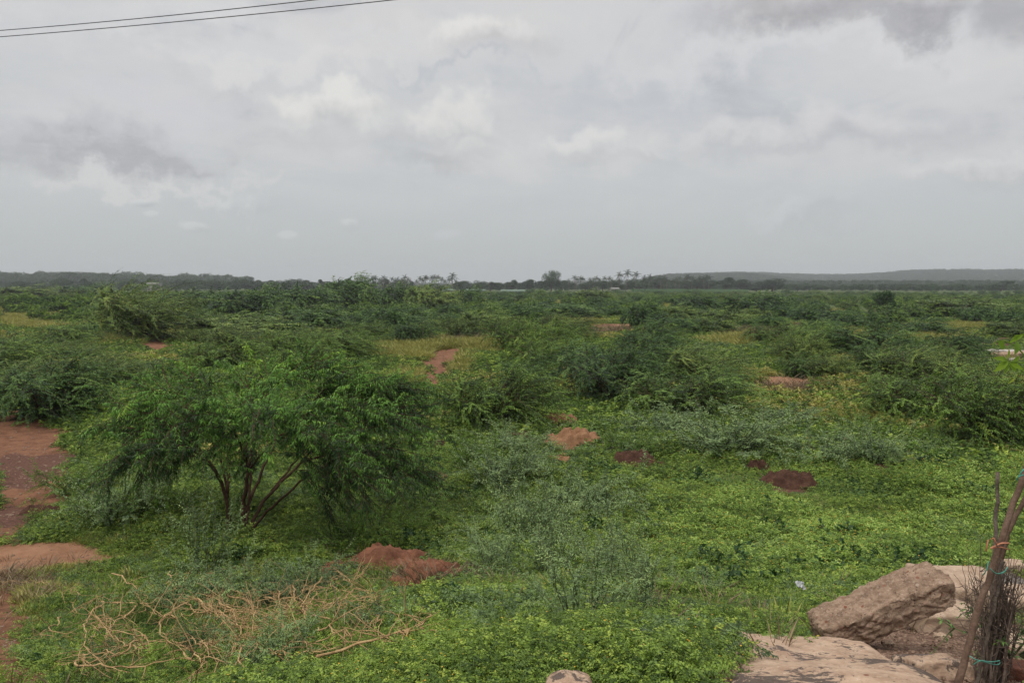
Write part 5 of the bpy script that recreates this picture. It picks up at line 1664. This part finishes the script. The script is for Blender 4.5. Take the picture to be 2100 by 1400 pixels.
shed(1052, 500, 15, 1.0, 1.1, 'long low shed with pale green roof left of the dark round tree', 'wallp', 'roofg', 4)
shed(975, 520, 12, 1.0, 1.0, 'low shed with pale roof behind the compact dark bush', 'wallp', 'roofg', 3)
shed(915, 480, 8, 1.2, .8, 'smallest low shed with green roof at the left', 'wallp', 'roofg', 2)
shed(1262, 540, 5, 2.0, .9, 'tiny white hut under the palms', 'wallp', 'roofr', 1)
shed(315, 560, 8, 5.4, .8, 'pale two-storey house among the far left trees', 'wallp', 'roofr', 3, 'house')
shed(1640, 1900, 16, 4.0, 1.4, 'pale house on the lower slope of the right ridge', 'wallp', 'roofr', 3, 'house')

# pale green crop strip in front of the palm grove
RNG = np.random.default_rng(12)
for (u0, u1, dd, lab) in ((1295, 1385, 500, 'thin bright crop strip under the tallest palms'), (1368, 1532, 470, 'bright crop strip in front of the dark round trees')):
    n = 6000
    uu = RNG.uniform(u0, u1, n); y = dd + RNG.uniform(0, 30, n); x = (uu - 1050) / FPX * y
    z = height(x, y)
    mb = MB(); mb.leaves(np.stack([x, y, z + RNG.uniform(0, 1.3, n)], -1), unit(np.stack([RNG.normal(0, .5, n), RNG.normal(0, .5, n), np.full(n, 1.)], -1)), RNG.uniform(.6, 1.1, n), .35, RNG.uniform(.3, .9, n))
    tag(link('crop_strip', mb.mesh('crop_strip', [M['crop']])), lab, 'crops', kind='stuff')

# small dark stumps at the edge of the yellow grass, far left
for (u, v, h, lab) in ((78, 621, .9, 'dark stump in the yellow grass at the far left, the nearest and thickest'), (98, 615, .6, 'thin dark stump at the far left, right of the thickest'), (52, 614, .5, 'short dark stump at the far left, left of the thickest')):
    q = at(u, v)
    mb = MB(); mb.tube(smooth_poly([(0, 0, -.1), (.05, 0, h * .5), (0, 0, h)], 8), np.linspace(.30, .16, 8), 7)
    mb.tube(smooth_poly([(0, 0, h * .5), (.2, 0, h * .8), (.3, 0, h * 1.15)], 6), np.linspace(.1, .04, 6), 5)
    tag(link('tree_stump', mb.mesh('tree_stump', [M['darkbrush']]), None, q), lab, 'stump')

# utility pole near the sheds
q = at(1003, 600); q = Vector(((1003 - 1050) / FPX * 455, 455, float(height((1003 - 1050) / FPX * 455, 455))))
t = thing('utility_pole', 'thin pale utility pole between the two larger sheds', 'pole', q)
mb = MB(); mb.tube([(0, 0, -.3), (0, 0, 3), (0, 0, 6.6)], [.14, .13, .11], 8); link('post', mb.mesh('post', [M['ptrunk']]), t)
mb = MB(); boxq(mb, -.8, .8, -.16, -.05, 6.0, 6.12); link('crossarm', mb.mesh('crossarm', [M['greypole']]), t)

# ------------------------------------------------------------------ haze
mh, kk = mat('haze_air')
oo = kk.new('ShaderNodeOutputMaterial'); pv = kk.new('ShaderNodeVolumePrincipled')
pv.inputs['Color'].default_value = (.90, .94, 1.0, 1)
pv.inputs['Density'].default_value = .00025
pv.inputs['Anisotropy'].default_value = .2
kk.l.new(pv.outputs[0], oo.inputs['Volume'])
mb = MB(); boxq(mb, -3400, 3400, -300, 3600, -3, 80)
hz = link('haze', mb.mesh('haze', [mh])); tag(hz, 'thin pale haze over the plain', 'haze', kind='stuff')
